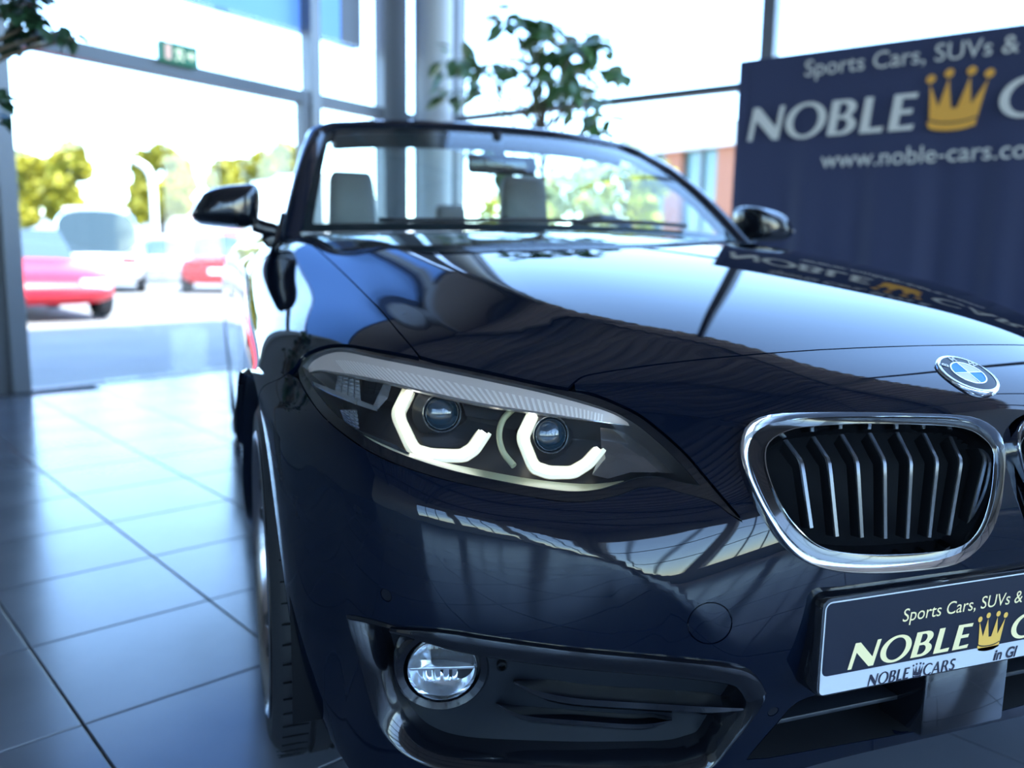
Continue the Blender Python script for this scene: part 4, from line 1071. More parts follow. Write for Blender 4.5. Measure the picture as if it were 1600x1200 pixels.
# ---------------- wheels
def wheel(cx, cy, sx):
    w_ = empty('wheel', parent=car); ax = np.array([sx, 0, 0.]); C0 = np.array([cx, cy, .318]); R0 = .318
    hw = .1125
    prof = [(.238, hw-.012), (.246, hw-.004), (.262, hw+.001), (.285, hw+.002), (.300, hw-.006), (.310, hw-.018), (.3165, hw-.034)]
    grooves = []
    for c in (-.055, -.018, .018, .055): grooves += [(c-.0045), (c+.0045)]
    pr = [(r, h) for r, h in prof]
    xs = sorted(grooves, reverse=True)
    for i in range(0, 8, 2):
        pr += [(.318, xs[i]), (.311, xs[i]-.0005), (.311, xs[i+1]+.0005), (.318, xs[i+1])]
    pr += [(r, -h) for r, h in prof[::-1]]
    MB().lathe(pr, C0, ax, 72).build('tyre', M_TYRE, w_, True, 30)
    # cross sipes on the tread shoulders
    sp_ = MB()
    for k in range(64):
        t = 2*math.pi*k/64; U = np.array([0, math.cos(t), math.sin(t)]); V = np.array([0, -math.sin(t), math.cos(t)])
        for s in (1, -1): sp_.obox(C0+ax*s*.082+U*.3176, ax, V, U, (.040, .0025, .0016))
    tag(sp_.build('tread_sipe', M_DEEP, w_, False), kind='stuff')
    MB().lathe([(.252, hw-.004), (.253, hw+.003), (.247, hw+.005), (.240, hw+.001), (.234, hw-.012), (.228, hw-.05), (.222, -hw+.02), (.238, -hw+.01)], C0, ax, 72).build('rim_barrel', M_LIP, w_, True, 40)
    MB().lathe([(.0005, -.02), (.17, -.03), (.225, -.05)], C0, ax, 40).build('inner_disc', M_RIMD, w_, True, None)
    MB().lathe([(.165, -.012), (.165, .002), (.07, .006), (.07, -.01)], C0, ax, 48).build('brake_disc', principled('brake_steel', (.3, .3, .31), .35, 1.), w_, True, 40)
    for k in range(5):
        for s in (-1, 1):
            t0 = 2*math.pi*k/5+.3; mb = MB(); rows = []
            for q in np.linspace(0, 1, 9):
                r = .045+.192*q; t = t0+s*(.30*(1-q)**1.2*.35+.155*q**.8); U = np.array([0, math.cos(t), math.sin(t)]); V = np.array([0, -math.sin(t), math.cos(t)])
                hgt_ = hw-.030+.022*q**2; wd = .015-.004*math.sin(q*math.pi)
                rows.append([C0+U*r+V*a*wd+ax*(hgt_+b) for a, b in ((-1, -.025), (-1, -.004), (-.7, 0), (.7, 0), (1, -.004), (1, -.025))])
            mb.grid(rows, closed_u=True); mb.fan(rows[0]); mb.fan(rows[-1]); mb.build('spoke', M_RIM if s > 0 else M_RIM, w_, True, 35)
    MB().lathe([(.060, hw-.045), (.058, hw-.028), (.034, hw-.024), (.033, hw-.020), (.0005, hw-.019)], C0, ax, 32).build('hub_cap', M_RIMD, w_, True, 40)
    return w_
for cy in (.77, 3.46):
    wheel(-.7505, cy, -1); wheel(.7505, cy, 1)

# ---------------- door mirrors
mr_ = empty('door_mirror', parent=car)
MO = [(298,336),(303,323),(311,310),(320,299),(345,291),(385,287),(399,288),(405,295),(407,311),(405,337),(402,349),(385,357),(367,357),(324,353),(308,348)]
mo = catmull(MO, 4, True); Y0 = 1.73; base = np.array([at_y(*p, Y0) for p in mo]); cc = base.mean(0)
def mring(sc, y, dz=0.): return [np.array([cc[0]+(p[0]-cc[0])*sc, y, cc[2]+(p[2]-cc[2])*sc+dz]) for p in base]
rows = [mring(.30, Y0-.085, -.004), mring(.62, Y0-.075, -.003), mring(.85, Y0-.05), mring(.96, Y0-.02), mring(1., Y0+.01), mring(.99, Y0+.05), mring(.93, Y0+.075)]
mb = MB(); mb.grid(rows, closed_u=True); mb.fan(rows[0]); mb.build('mirror_cap', M_GLOSS, mr_, True, 50)
mb = MB(); mb.fan(mring(.92, Y0+.072)); mb.build('mirror_glass', M_CHROME, mr_, True, None)
ind = [at_y(x, y, Y0-.045) for x, y in ((302,330),(320,330),(340,331),(358,333))]
mb = MB().tube(ind, .004, 6); mb.build('indicator_strip', principled('indicator_lens', (.45, .40, .36), .2), mr_, True, None)
st = [at_y(398, 351, Y0), at_y(415, 357, Y0-.01), at_y(432, 361, Y0-.02), at_y(444, 364, Y0-.02)]
st.append(np.array([-.79, Y0-.01, st[-1][2]-.03])); st = catmull(st, 4)
mb = MB().tube(st, [.022]*len(st), 10); mb.build('mirror_stalk', M_GLOSS, mr_, True, None)
sq = [(-.775, 1.58, .905), (-.765, 1.86, .925), (-.75, 1.76, 1.0), (-.745, 1.69, 1.0)]
mb = MB(); mb.add(sq+[(x+.03, y, z) for x, y, z in sq], [(0, 1, 2, 3), (7, 6, 5, 4), (0, 4, 5, 1), (1, 5, 6, 2), (2, 6, 7, 3), (3, 7, 4, 0)]); mb.build('mirror_sail', M_GLOSS, mr_, False)
mirror_tree(mr_, car)

# ---------------- windscreen and frame
ws = empty('windscreen', parent=car)
def wsp(s, t, o=0.):
    """s -1..1 across, t 0..1 base to header"""
    Xb, Xt = .705*s, .565*s
    b = np.array([Xb, 1.41+.20*abs(s)**2.2, .960-.012*s*s]); h = np.array([Xt, 2.07+.085*abs(s)**2.2, 1.318-.022*abs(s)**3])
    p = b*(1-t)+h*t; p[2] += .03*math.sin(math.pi*t); p[1] -= .012*math.sin(math.pi*t)
    return p+np.array([0, .5, -.85])*o
ss, tt = np.linspace(-1, 1, 41), np.linspace(0, 1, 17)
mb = MB(); mb.grid([[wsp(s, t) for s in ss] for t in tt]); mb.build('glass', M_WSC, ws, True, None)
# black ceramic border
def wband(s0, s1, t0, t1, n, m_, name):
    mb = MB(); mb.grid([[wsp(s, t, .004) for s in np.linspace(s0, s1, n)] for t in np.linspace(t0, t1, m_)]); mb.build(name, M_SATIN, ws, True, None)
wband(-1, 1, .965, 1.0, 31, 3, 'border_strip'); wband(-1, -.955, 0, 1, 3, 17, 'border_strip'); wband(.955, 1, 0, 1, 3, 17, 'border_strip'); wband(-1, 1, 0, .05, 31, 3, 'border_strip')
def frame_path():
    L = [wsp(-1, t) for t in np.linspace(-.06, .93, 14)]
    top = [wsp(s, 1.) for s in np.linspace(-.93, .93, 24)]
    Rr = [wsp(1, t) for t in np.linspace(.93, -.06, 14)]
    return catmull(np.array(L+top+Rr), 2)
fp = frame_path(); rows = []
ctr = np.array([0, 1.9, 1.12])
for i in range(len(fp)):
    T = unit(fp[min(i+1, len(fp)-1)]-fp[max(i-1, 0)]); N = unit(np.cross(T, np.array([0, .5, -.85]))); outw = N if N @ (fp[i]-ctr) > 0 else -N
    nn = unit(np.cross(T, outw)); nn = nn if nn[1] < 0 else -nn
    rows.append([fp[i]+outw*a+nn*b for a, b in ((-.008, .004), (.012, .012), (.034, .010), (.048, -.006), (.048, -.03), (.03, -.05), (.0, -.045), (-.012, -.02))])
mb = MB(); mb.grid(rows, closed_u=True); mb.fan(rows[0]); mb.fan(rows[-1]); mb.build('screen_frame', M_PAINT, ws, True, 45)
# inner header and mirror
hd = [wsp(s, .97)+np.array([0, .06, -.015]) for s in np.linspace(-.93, .93, 17)]
rows = [[p+np.array([0, a, b]) for a, b in ((-.05, .0), (-.03, -.045), (.05, -.03), (.07, .012), (.0, .025))] for p in hd]
mb = MB(); mb.grid(rows, closed_u=True); mb.fan(rows[0]); mb.fan(rows[-1]); mb.build('header_trim', M_DASH, ws, True, 40)
mi = at_y(785, 258, 1.94)
mb = MB().box((mi[0], 1.94, mi[2]), (.24, .03, .062), 0, .014); mb.build('rear_view_mirror', M_GLOSS, ws, True, 40)
mb = MB().tube([(mi[0], 1.94, mi[2]+.02), (mi[0], 1.98, mi[2]+.05), (mi[0], 2.0, 1.30)], .016, 10); mb.build('mirror_mount', M_DASH, ws, True, None)
for s0, s1, x_ in ((-.72, .02, 0), (-.05, .62, .02)):
    mb = MB().tube([wsp(s, .045+.012*math.sin(3*s), -.012) for s in np.linspace(s0, s1, 12)], .007, 6); mb.build('wiper', M_SATIN, ws, True, None)
# ---------------- cabin
cb = empty('cabin', parent=car)
rows = []
for x in np.linspace(-.70, .70, 15):
    k = abs(x/.70)**2
    rows.append([(x, 1.44+.2*k, .935), (x, 1.69+.1*k, .938-.01*k), (x, 1.92, .915-.02*k), (x, 2.0, .86), (x, 1.98, .70), (x, 1.84, .45)])
mb = MB(); mb.grid(rows); mb.build('dashboard', M_DASH, cb, True, 50)
tub = MB(); tub.add([(-.74, 1.75, .25), (.74, 1.75, .25), (.74, 3.5, .25), (-.74, 3.5, .25), (-.74, 1.75, .93), (.74, 1.75, .93), (.72, 3.5, .96), (-.72, 3.5, .96)], [(0, 1, 2, 3), (0, 3, 7, 4), (1, 5, 6, 2), (3, 2, 6, 7)]); tub.build('cabin_tub', M_DASH, cb, False)
def seat(cx, w, y, ztop, pxs=None):
    st_ = empty('seat', parent=car)
    # backrest shell
    rows = []
    for z, hw_, yb, th in ((.45, .24, y-.10, .10), (.60, .25, y-.05, .11), (.75, .24, y, .10), (.90, .20, y+.045, .09), (.98, .15, y+.065, .075)):
        rows.append([(cx+hw_*math.cos(t)*(1 if abs(math.cos(t)) < .8 else 1.0), yb+th*math.sin(t), z) for t in np.linspace(0, 2*math.pi, 20, endpoint=False)])
    mb = MB(); mb.grid(rows, closed_u=True); mb.fan(rows[-1]); mb.build('backrest', M_SEAT, st_, True, 60)
    rows = []
    for k in np.linspace(0, 1, 9):
        z = .985+(ztop-.985)*k; hw_ = w/2*(1.02-.10*k)*(1-.0*k)*(1 if k < .9 else .93) ; th = .055*(1-.25*k)
        e = 3.2; ring = []
        for t in np.linspace(0, 2*math.pi, 28, endpoint=False):
            c, s = math.cos(t), math.sin(t); ring.append((cx+hw_*np.sign(c)*abs(c)**(2/e), y+.075+.02*k+th*np.sign(s)*abs(s)**(2/e), z))
        rows.append(ring)
    top = [(cx+(p[0]-cx)*.86, p[1]*.5+(y+.095)*.5, p[2]+.012) for p in rows[-1]]; rows.append(top)
    mb = MB(); mb.grid(rows, closed_u=True); mb.fan(rows[0][::-1]); mb.fan(rows[-1]); mb.build('headrest', M_SEAT, st_, True, 50)
    MB().box((cx, y-.35, .42), (.50, .50, .16), 0, .05).build('cushion', M_SEAT, st_, True, 50)
h1, h2 = at_y(512, 268, 2.55), at_y(586, 268, 2.55); g1, g2 = at_y(782, 276, 2.55), at_y(856, 276, 2.55)
seat((h1[0]+h2[0])/2, h2[0]-h1[0], 2.47, h1[2]-.008); seat((g1[0]+g2[0])/2, g2[0]-g1[0], 2.47, g1[2]-.008)
q1, q2 = at_y(684, 322, 3.3), at_y(732, 322, 3.3)
bseat = empty('rear_bench', parent=car)
MB().box((0, 3.36, .70), (1.10, .16, .52), 0, .05).build('bench_back', M_SEAT, bseat, True, 50)
for xx in ((q1[0]+q2[0])/2, ): MB().box((xx, 3.36, q1[2]-.05), (q2[0]-q1[0], .09, .12), 0, .03).build('rear_headrest', M_SEAT, bseat, True, 50)
# steering wheel
swc = np.array([.385, 2.06, .862]); a = unit((0, .9, .42)); mb = MB(); U = np.array([1., 0, 0]); V = np.cross(a, U)
mb.tube([swc+.185*(math.cos(t)*U+math.sin(t)*V) for t in np.linspace(0, 2*math.pi, 40, endpoint=False)], .016, 10, closed=True); mb.build('steering_wheel', M_DASH, cb, True, None)
MB().obox(swc, U, V, a, (.30, .05, .03), .008).build('steering_spoke', M_DASH, cb, True, 40)
# floor pan keeps daylight from showing under the shell
MB().box((0, 2.35, .20), (1.24, 3.5, .05), 0, .01).build('floor_pan', M_DEEP, car, False)
MB().box((0, .62, .52), (1.10, .70, .30), 0, .02).build('engine_block', M_DEEP, car, False)
# ------------------------------------------------------------------ banner wall
M_BANNER = principled('navy_fabric', (.016, .024, .075), .75, sheen=.2)
M_BTXT = principled('banner_print_white', (.62, .60, .57), .8)
M_BGOLD = principled('banner_print_gold', (.74, .36, .055), .8)
BO = K-E1*.85                      # plane of the banner
def bpx(x, y): return at_plane(x, y, BO, E1)
bl0 = bpx(1156, 96); BTOP = bl0[2]; b_left = (bl0-K) @ E2
ban = empty('display_banner', K-E1*.85+E2*(b_left+2.2)); tag(ban, 'tall navy fabric display wall printed with white lettering and a gold crown', 'banner')
BW = 4.6
rows = []
for z in np.linspace(BTOP, .02, 18):
    k = 1-z/BTOP; r_ = []
    for s in np.linspace(0, BW, 150):
        f_ = (.012+.020*k)*(math.sin(s*13.1+1.3*math.sin(s*2.3))+.5*math.sin(s*29.+.8))*smoothstep(.12, .45, k)
        if s < .10: f_ += -.0
        r_.append(K-E1*(.85+f_)+E2*(b_left+s)+EZ*z)
    rows.append(r_)
mb = MB(); mb.grid(rows); mb.build('fabric', M_BANNER, ban, True, None)
# wrapped edge, top hem and support frame
MB().obox(K-E1*.80+E2*(b_left+.03)+EZ*BTOP/2, E1, E2, EZ, (.12, .07, BTOP), .02).build('wrapped_edge', M_BANNER, ban, True, 40)
MB().obox(K-E1*.815+E2*(b_left+BW/2)+EZ*(BTOP-.02), E1, E2, EZ, (.06, BW, .05), .01).build('top_hem', M_BANNER, ban, True, 40)
for s in (.3, BW/2, BW-.3):
    MB().obox(K-E1*.66+E2*(b_left+s)+EZ*(BTOP/2-.04), E1, E2, EZ, (.04, .04, BTOP-.1)).build('support_post', M_ALU, ban, False)
    MB().obox(K-E1*.66+E2*(b_left+s)+EZ*.015, E1, E2, EZ, (.5, .08, .03), .004).build('support_foot', M_ALU, ban, False)
BN = -E1
def bput(pcs, px, py, name, mat): put2d(pcs, bpx(px, py), E2, EZ, BN, .026, name, mat, ban)
n0, n1 = bpx(1170, 222), bpx(1436, 194); ww, W_ = word('NOBLE', 1., .10); hs = ((n1-n0) @ E2)/W_; hv = bpx(1185, 170)[2]-bpx(1185, 221)[2]
bput([(v*np.array([hs, hv]), f) for v, f in ww], 1170, 222, 'word_print', M_BTXT)
c0, c1_ = bpx(1449, 200), bpx(1530, 200); cwid = (c1_-c0) @ E2; chh = bpx(1500, 103)[2]-bpx(1500, 203)[2]
bput(crown(chh*.93, cwid*.92), 1449, 204, 'crown_print', M_BGOLD)
ww, W_ = word('CARS', 1., .10); bput([(v*np.array([hs, hv]), f) for v, f in ww], 1556, 186, 'word_print', M_BTXT)
v, f = text_mesh('Sports Cars, SUVs &', 1.); sw = ((bpx(1594, 80)-bpx(1258, 127)) @ E2)/v[:, 0].max(); x_ = 0.
for wd in ('Sports ', 'Cars, ', 'SUVs ', '&'):
    v, f = text_mesh(wd.strip(), 1.); bput([((v[:, :2]+np.array([x_, 0]))*sw, f)], 1258, 121, 'slogan_word', M_BTXT)
    x_ += text_mesh(wd.strip()+' .', 1.)[0][:, 0].max()-text_mesh('.', 1.)[0][:, 0].max()
v, f = text_mesh('www.noble-cars.com', 1.); k_ = v[:, 0].max(); v2, f2 = text_mesh('www.noble-cars.co', 1.); sw = ((bpx(1606, 236)-bpx(1284, 262)) @ E2)/v2[:, 0].max()
bput([(v[:, :2]*sw, f)], 1284, 263, 'address_print', M_BTXT)
# ------------------------------------------------------------------ exit sign on the door rail
M_EXIT = principled('exit_green', (.02, .16, .09), .5, emit=(.02, .20, .10), estr=.25)
M_EXITW = principled('exit_pictogram', (.8, .85, .6), .5, emit=(.9, 1., .55), estr=.55)
M_EXITP = principled('exit_door_pictogram', (.8, .5, .42), .5, emit=(1., .62, .5), estr=.4)
XO = K+E2*.09
def xpx(x, y): return at_plane(x, y, XO, E2)
xc = (xpx(248, 62)+xpx(306, 108))/2; xw = abs((xpx(306, 90)-xpx(248, 80)) @ E1); xh = xpx(277, 70)[2]-xpx(277, 103)[2]
ex = empty('exit_sign', tuple(xc)); tag(ex, 'green emergency exit sign with running figure above the glass door', 'sign')
MB().obox(xc, E1, E2, EZ, (xw, .06, xh), .006).build('sign_box', M_EXIT, ex, False)
def xpoly(L, name, mat): put2d([poly_mesh([[(x*xw, y*xh) for x, y in L]])], xc+E2*.0315-E1*xw/2-EZ*xh/2, E1, EZ, E2, .001, name, mat, ex)
xpoly([(.10, .15), (.26, .15), (.26, .85), (.10, .85)], 'door_pictogram', M_EXITP)
xpoly([(.36, .15), (.42, .15), (.47, .38), (.56, .18), (.61, .2), (.52, .5), (.50, .62), (.60, .55), (.62, .60), (.50, .75), (.40, .70), (.34, .52), (.38, .50), (.44, .60), (.43, .42)], 'runner_pictogram', M_EXITW)
xpoly([(.66, .42), (.78, .42), (.78, .25), (.92, .5), (.78, .75), (.78, .58), (.66, .58)], 'arrow_pictogram', M_EXITW)
# blue board hung outside above the door
BLO = K-E2*.10
M_BLUEB = principled('blue_board', (.06, .24, .72), .45, emit=(.12, .29, .82), estr=1.05)
def blpx(x, y): return at_plane(x, y, BLO, E2)
p1_ = blpx(556, 72); zb = ZF; a1_ = -((p1_-K) @ E1); aw = A_END+.05-a1_; cb_ = rp(a1_+aw/2, -.10)
bo = empty('sign_board', (cb_[0], cb_[1], zb)); tag(bo, 'long backlit blue fascia sign hung outside above the glass door', 'sign')
MB().obox((cb_[0], cb_[1], zb+.75), E1, E2, EZ, (aw, .10, 1.5), .01).build('board', M_BLUEB, bo, False)
MB().obox(rp(a1_+.10, -.10, zb+.75), E1, E2, EZ, (.24, .115, 1.5), .01).build('end_panel', principled('grey_panel', (.16, .19, .25), .5), bo, False)
# ------------------------------------------------------------------ plants
M_LEAF = principled('leaf_green', (.035, .10, .035), .35, spec=.5); add_noise_color(M_LEAF, (.045, .12, .045), (.12, .25, .08), 2., 2)
M_LEAFD = principled('leaf_dark', (.015, .045, .022), .35); add_noise_color(M_LEAFD, (.012, .035, .02), (.03, .075, .03), 2., 2)
M_BARK = principled('bark', (.10, .075, .05), .9)
M_POT = principled('planter', (.10, .10, .105), .5)
M_SOIL = principled('soil', (.03, .022, .015), .95)
def leaf_mesh(name, mat, L=1., W=.42):
    v = []; f = []
    n = 5
    for i in range(n+1):
        t = i/n; w_ = W*math.sin(math.pi*min(.98, t**.85+.01))*.5; z = -.18*t*t
        v += [(-w_*L, t*L, z*L+.05*w_), (0, t*L, z*L-.04*L*math.sin(math.pi*t)), (w_*L, t*L, z*L+.05*w_)]
    for i in range(n):
        a = 3*i; f += [(a, a+1, a+4, a+3), (a+1, a+2, a+5, a+4)]
    me = bpy.data.meshes.new(name); me.from_pydata(v, [], f); me.update(); me.materials.append(mat); me.polygons.foreach_set('use_smooth', [True]*len(f)); return me
def potted(name, label, base, trunk_top, blobs, leaf, size, n, pot=(.24, .20, .42), rnd=None):
    rnd = rnd or random.Random(3)
    blobs = [tuple(b)+(1.,)*(4-len(b)) for b in blobs]; root = empty(name, tuple(base)); tag(root, label, 'plant'); base = np.asarray(base, float)
    MB().lathe([(.0005, .0), (pot[1], .0), (pot[1]+.01, .02), (pot[0], pot[2]-.02), (pot[0]+.012, pot[2]), (pot[0]-.02, pot[2]), (pot[0]-.025, pot[2]-.05)], base, (0, 0, 1), 32).build('pot', M_POT, root, True, 40)
    MB().lathe([(pot[0]-.025, pot[2]-.05), (.0005, pot[2]-.045)], base, (0, 0, 1), 24).build('soil', M_SOIL, root, True, None)
    tt = np.asarray(trunk_top, float); st_ = base+EZ*(pot[2]-.06); mid = (st_+tt)/2+np.array([.04, .03, 0])
    MB().tube(catmull([st_, mid, tt], 6), [.030-.0012*i for i in range(13)], 8).build('trunk', M_BARK, root, True, None)
    tw = sum(b[1]**1.5*b[2] for b in blobs); cnt = 0
    for c, r, dw, lsz in blobs:
        c = np.asarray(c, float); MB().tube(catmull([tt+(st_-tt)*rnd.uniform(0, .25), (tt+c)/2+np.array([0, 0, .04]), c], 4), [.012-.0008*i for i in range(9)], 5).build('branch', M_BARK, root, True, None)
        for _ in range(max(2, int(n*r**1.5*dw/tw))):
            d = np.array([rnd.gauss(0, 1), rnd.gauss(0, 1), rnd.gauss(0, .8)]); d = d/np.linalg.norm(d)*r*rnd.uniform(.25, 1.0)
            o = bpy.data.objects.new('leaf', leaf); COL.objects.link(o); o.parent = root; o.matrix_parent_inverse = Matrix.Translation(-Vector(base))
            s = size*lsz*rnd.uniform(.75, 1.25); o.location = c+d; o.scale = (s, s, s)
            o.rotation_euler = (rnd.uniform(-1.0, .2), rnd.uniform(-.6, .6), math.atan2(-d[0], d[1])+rnd.uniform(-.8, .8)); cnt += 1
    return cnt
PD = 6.25
pb = at_depth(850, 400, PD); base = (pb[0], pb[1], 0)
rnd = random.Random(11)
bl = []
for x, y, r, dw in ((720,92,34,1),(715,140,26,.8),(762,108,32,1),(805,32,30,1.2),(838,52,34,1.2),(870,82,36,1.1),(905,62,34,1),(932,92,32,1),(850,118,38,1.),(800,110,30,.8),(888,128,32,1),(760,140,26,.8),(972,122,18,.8),(858,158,26,.7),(905,176,24,.6),(948,192,26,.9),(925,150,28,.6),
                    (790,262,38,.7),(832,300,34,.7),(760,230,26,.6)):
    bl.append((at_depth(x, y, PD+rnd.uniform(-.35, .35)), r*PD/FPX, dw))
potted('potted_tree', 'leafy green indoor tree behind the windscreen, in front of the glazed corner', base, at_depth(845, 200, PD), bl, leaf_mesh('leaf', M_LEAF, 1., .66), .165, 292, rnd=rnd)
PD2 = 2.95
pb = at_depth(-210, 400, PD2); base = (pb[0], pb[1], 0); rnd = random.Random(5); bl = []
for x, y, r, dw in ((15,15,44,3.),(55,35,36,3.),(92,50,26,3.),(40,0,40,2.6),(120,58,14,2.),(5,58,34,2.6),(-8,145,20,2.),(-2,182,14,1.5),
                    (-60,30,56,1.1),(-110,80,60,1.),(-60,-50,56,.9),(-170,10,62,.9),(-150,-80,62,.8),(-60,100,50,.9),(-150,130,56,.8),(-230,60,60,.7),(-220,-40,60,.6)):
    bl.append((at_depth(x, y, PD2+rnd.uniform(-.22, .22)), r*PD2/FPX, dw))
potted('potted_tree', 'small-leaved dark indoor tree reaching in at the upper left corner', base, at_depth(-170, 190, PD2), bl, leaf_mesh('leaf', M_LEAFD, 1., .66), .066, 298, rnd=rnd)
# ------------------------------------------------------------------ outside: trees
M_TREE = principled('tree_leaf', (.30, .30, .012), .6); add_noise_color(M_TREE, (.17, .16, .005), (.33, .29, .010), .8, 3)
M_TREE2 = principled('bush_leaf', (.34, .36, .02), .6); add_noise_color(M_TREE2, (.22, .26, .01), (.46, .46, .03), 2, 3)
def foliage(blobs, size, n, mat, parent, rnd):
    mb = MB(); tot = sum(b[1]**2 for b in blobs)
    for c, r in blobs:
        for _ in range(int(n*r*r/tot)):
            d = np.array([rnd.gauss(0, 1) for _ in range(3)]); d = d/np.linalg.norm(d)*r*rnd.uniform(.45, 1.)
            p = np.asarray(c)+d; a = unit([rnd.gauss(0, 1) for _ in range(3)]); b = unit(np.cross(a, [rnd.gauss(0, 1) for _ in range(3)])); s = size*rnd.uniform(.6, 1.3)
            mb.v += [tuple(p-a*s), tuple(p+b*s*.5), tuple(p+a*s), tuple(p-b*s*.5)]; k = len(mb.v)-4; mb.f.append((k, k+1, k+2, k+3))
    return tag(mb.build('foliage', mat, parent, False, fix=False), kind='stuff')
def tree(label, depth, px, seed, mat=None, n=4200, size=.20, trunk=True, name='tree', cat='tree'):
    rnd = random.Random(seed); cx = np.mean([p[0] for p in px]); b0 = at_depth(cx, 400, depth); root = empty(name, (b0[0], b0[1], -.012)); tag(root, label, cat)
    blobs = [(at_depth(x, y, depth+rnd.uniform(-.8, .8)*r*depth/FPX), r*depth/FPX) for x, y, r in px]
    foliage(blobs, size, n, mat or M_TREE, root, rnd)
    top = np.mean([b[0] for b in blobs], axis=0)
    MB().tube([(b0[0], b0[1], -.012), (b0[0]+.05, b0[1], top[2]*.5), tuple(top)], [.16, .13, .07] if trunk else [.05, .04, .02], 8).build('trunk', M_BARK, root, True, None)
    for c, r in blobs[:6]: MB().tube([(b0[0]+.03, b0[1], top[2]*.6), tuple(c)], [.07, .03] if trunk else [.02, .01], 6).build('branch', M_BARK, root, True, None)
tree('yellow-green sunlit tree beside the left glazing post', 34, [(28,262,28),(52,268,26),(20,305,26),(62,300,24),(40,335,22)], 21)
tree('tallest yellow-green tree behind the red car', 33, [(100,260,26),(112,240,20),(95,300,26),(125,265,20),(112,325,22),(88,330,16)], 22)
tree('broad yellow-green tree behind the curved street lamp', 33, [(225,258,24),(255,245,22),(280,262,20),(270,300,26),(225,300,22),(285,320,18),(245,325,26),(215,330,20),(285,285,22)], 23)
tree('yellow-green tree partly hidden by the door mirror', 38, [(350,268,22),(380,268,22),(412,258,24),(445,248,26),(365,290,18),(335,285,16)], 24)
tree('low olive bush between the white walls', 29, [(170,352,14),(186,345,16),(160,362,12),(188,365,12)], 25, n=900, size=.12, trunk=False, name='bush', cat='bush')
tree('bright green bush outside the glazing behind the windscreen', 13.5, [(880,300,44),(930,290,46),(975,250,30),(1005,290,40),(1035,275,22),(850,330,36),(940,335,40),(1000,330,34),(780,335,34),(820,345,30)], 26, mat=M_TREE2, n=2600, size=.085, trunk=False, name='bush', cat='bush')
# ------------------------------------------------------------------ outside: buildings
M_WHITEW = principled('white_render', (.80, .80, .80), .8)
M_TEAL = principled('teal_glazing', (.05, .16, .18), .12, coat=1.); M_BRICK = principled('brick_pier', (.42, .17, .10), .85); M_ROOF = principled('white_fascia', (.82, .80, .76), .6)
def ground_pt(px, depth): p = at_depth(px, 400, depth); return np.array([p[0], p[1], 0.])
def building(label, px0, px1, depth, h, parts):
    a, b = ground_pt(px0, depth), ground_pt(px1, depth); d = unit(b-a); n = np.array([d[1], -d[0], 0]); n = n if n @ (CAM-a) > 0 else -n; L = np.linalg.norm(b-a)
    root = empty('building', tuple((a+b)/2)); tag(root, label, 'building'); c = (a+b)/2-n*4
    MB().obox(c+EZ*h/2, d, n, EZ, (L, 8, h)).build('wall', M_WHITEW, root, False)
    return root, a, d, n, L
rt, a, d, n, L = building('long low white building across the yard', -60, 320, 42, 2.6, None)
for k in range(9): MB().obox(a+d*(L*(k+.5)/9)+n*.01+EZ*1.3, d, n, EZ, (L/16, .06, 1.1)).build('window', principled('office_glass', (.45, .5, .55), .2), rt, False)
MB().obox(a+d*L/2-n*3.9+EZ*2.68, d, n, EZ, (L+.4, 8.4, .16)).build('roof', M_ROOF, rt, False)
rt, a, d, n, L = building('white hall with a pitched roof behind the door mirror', 350, 640, 54, 3.2, None)
gb = MB(); R1_ = a+EZ*3.2-n*.0; q = [a+n*.2+EZ*3.2-d*.3, a+d*(L+.3)+n*.2+EZ*3.2, a+d*(L+.3)-n*8.2+EZ*3.2, a-d*.3-n*8.2+EZ*3.2, a+d*L*.55+n*.2+EZ*6.2, a+d*L*.55-n*8.2+EZ*6.2]
gb.add(q, [(0, 1, 4), (3, 5, 2), (0, 4, 5, 3), (1, 2, 5, 4), (0, 3, 2, 1)]); gb.build('roof', M_ROOF, rt, False)
for k in range(5): MB().obox(a+d*(L*(k+.5)/5)+n*.01+EZ*1.5, d, n, EZ, (L/9, .06, 1.4)).build('window', principled('hall_glass', (.4, .47, .5), .2), rt, False)
a, b = ground_pt(990, 24), ground_pt(1330, 19); d = unit(b-a); n = np.array([d[1], -d[0], 0]); n = n if n @ (CAM-a) > 0 else -n; L = np.linalg.norm(b-a)
rt = empty('building', tuple((a+b)/2)); tag(rt, 'teal glazed office building with brick piers and white roof edge beside the banner', 'building')
H_ = at_depth(1065, 245, 23.5)[2]
MB().obox((a+b)/2-n*3+EZ*H_/2, d, n, EZ, (L, 6, H_)).build('wall', M_TEAL, rt, False)
MB().obox((a+b)/2-n*2.9+EZ*(H_+.28), d, n, EZ, (L+.6, 6.6, .6)).build('roof_fascia', M_ROOF, rt, False)
for t in (.02, .22, .48, .74, .98): MB().obox(a+d*L*t+n*.05+EZ*H_/2, d, n, EZ, (.55, .3, H_)).build('brick_pier', M_BRICK, rt, False)
for t in (.12, .35, .61, .86):
    MB().obox(a+d*L*t+n*.03+EZ*H_/2, d, n, EZ, (.07, .12, H_)).build('glazing_bar', M_ALU, rt, False)
    MB().obox(a+d*L*t+n*.02+EZ*H_*.45, d, n, EZ, (L*.22, .10, .07)).build('glazing_bar', M_ALU, rt, False)
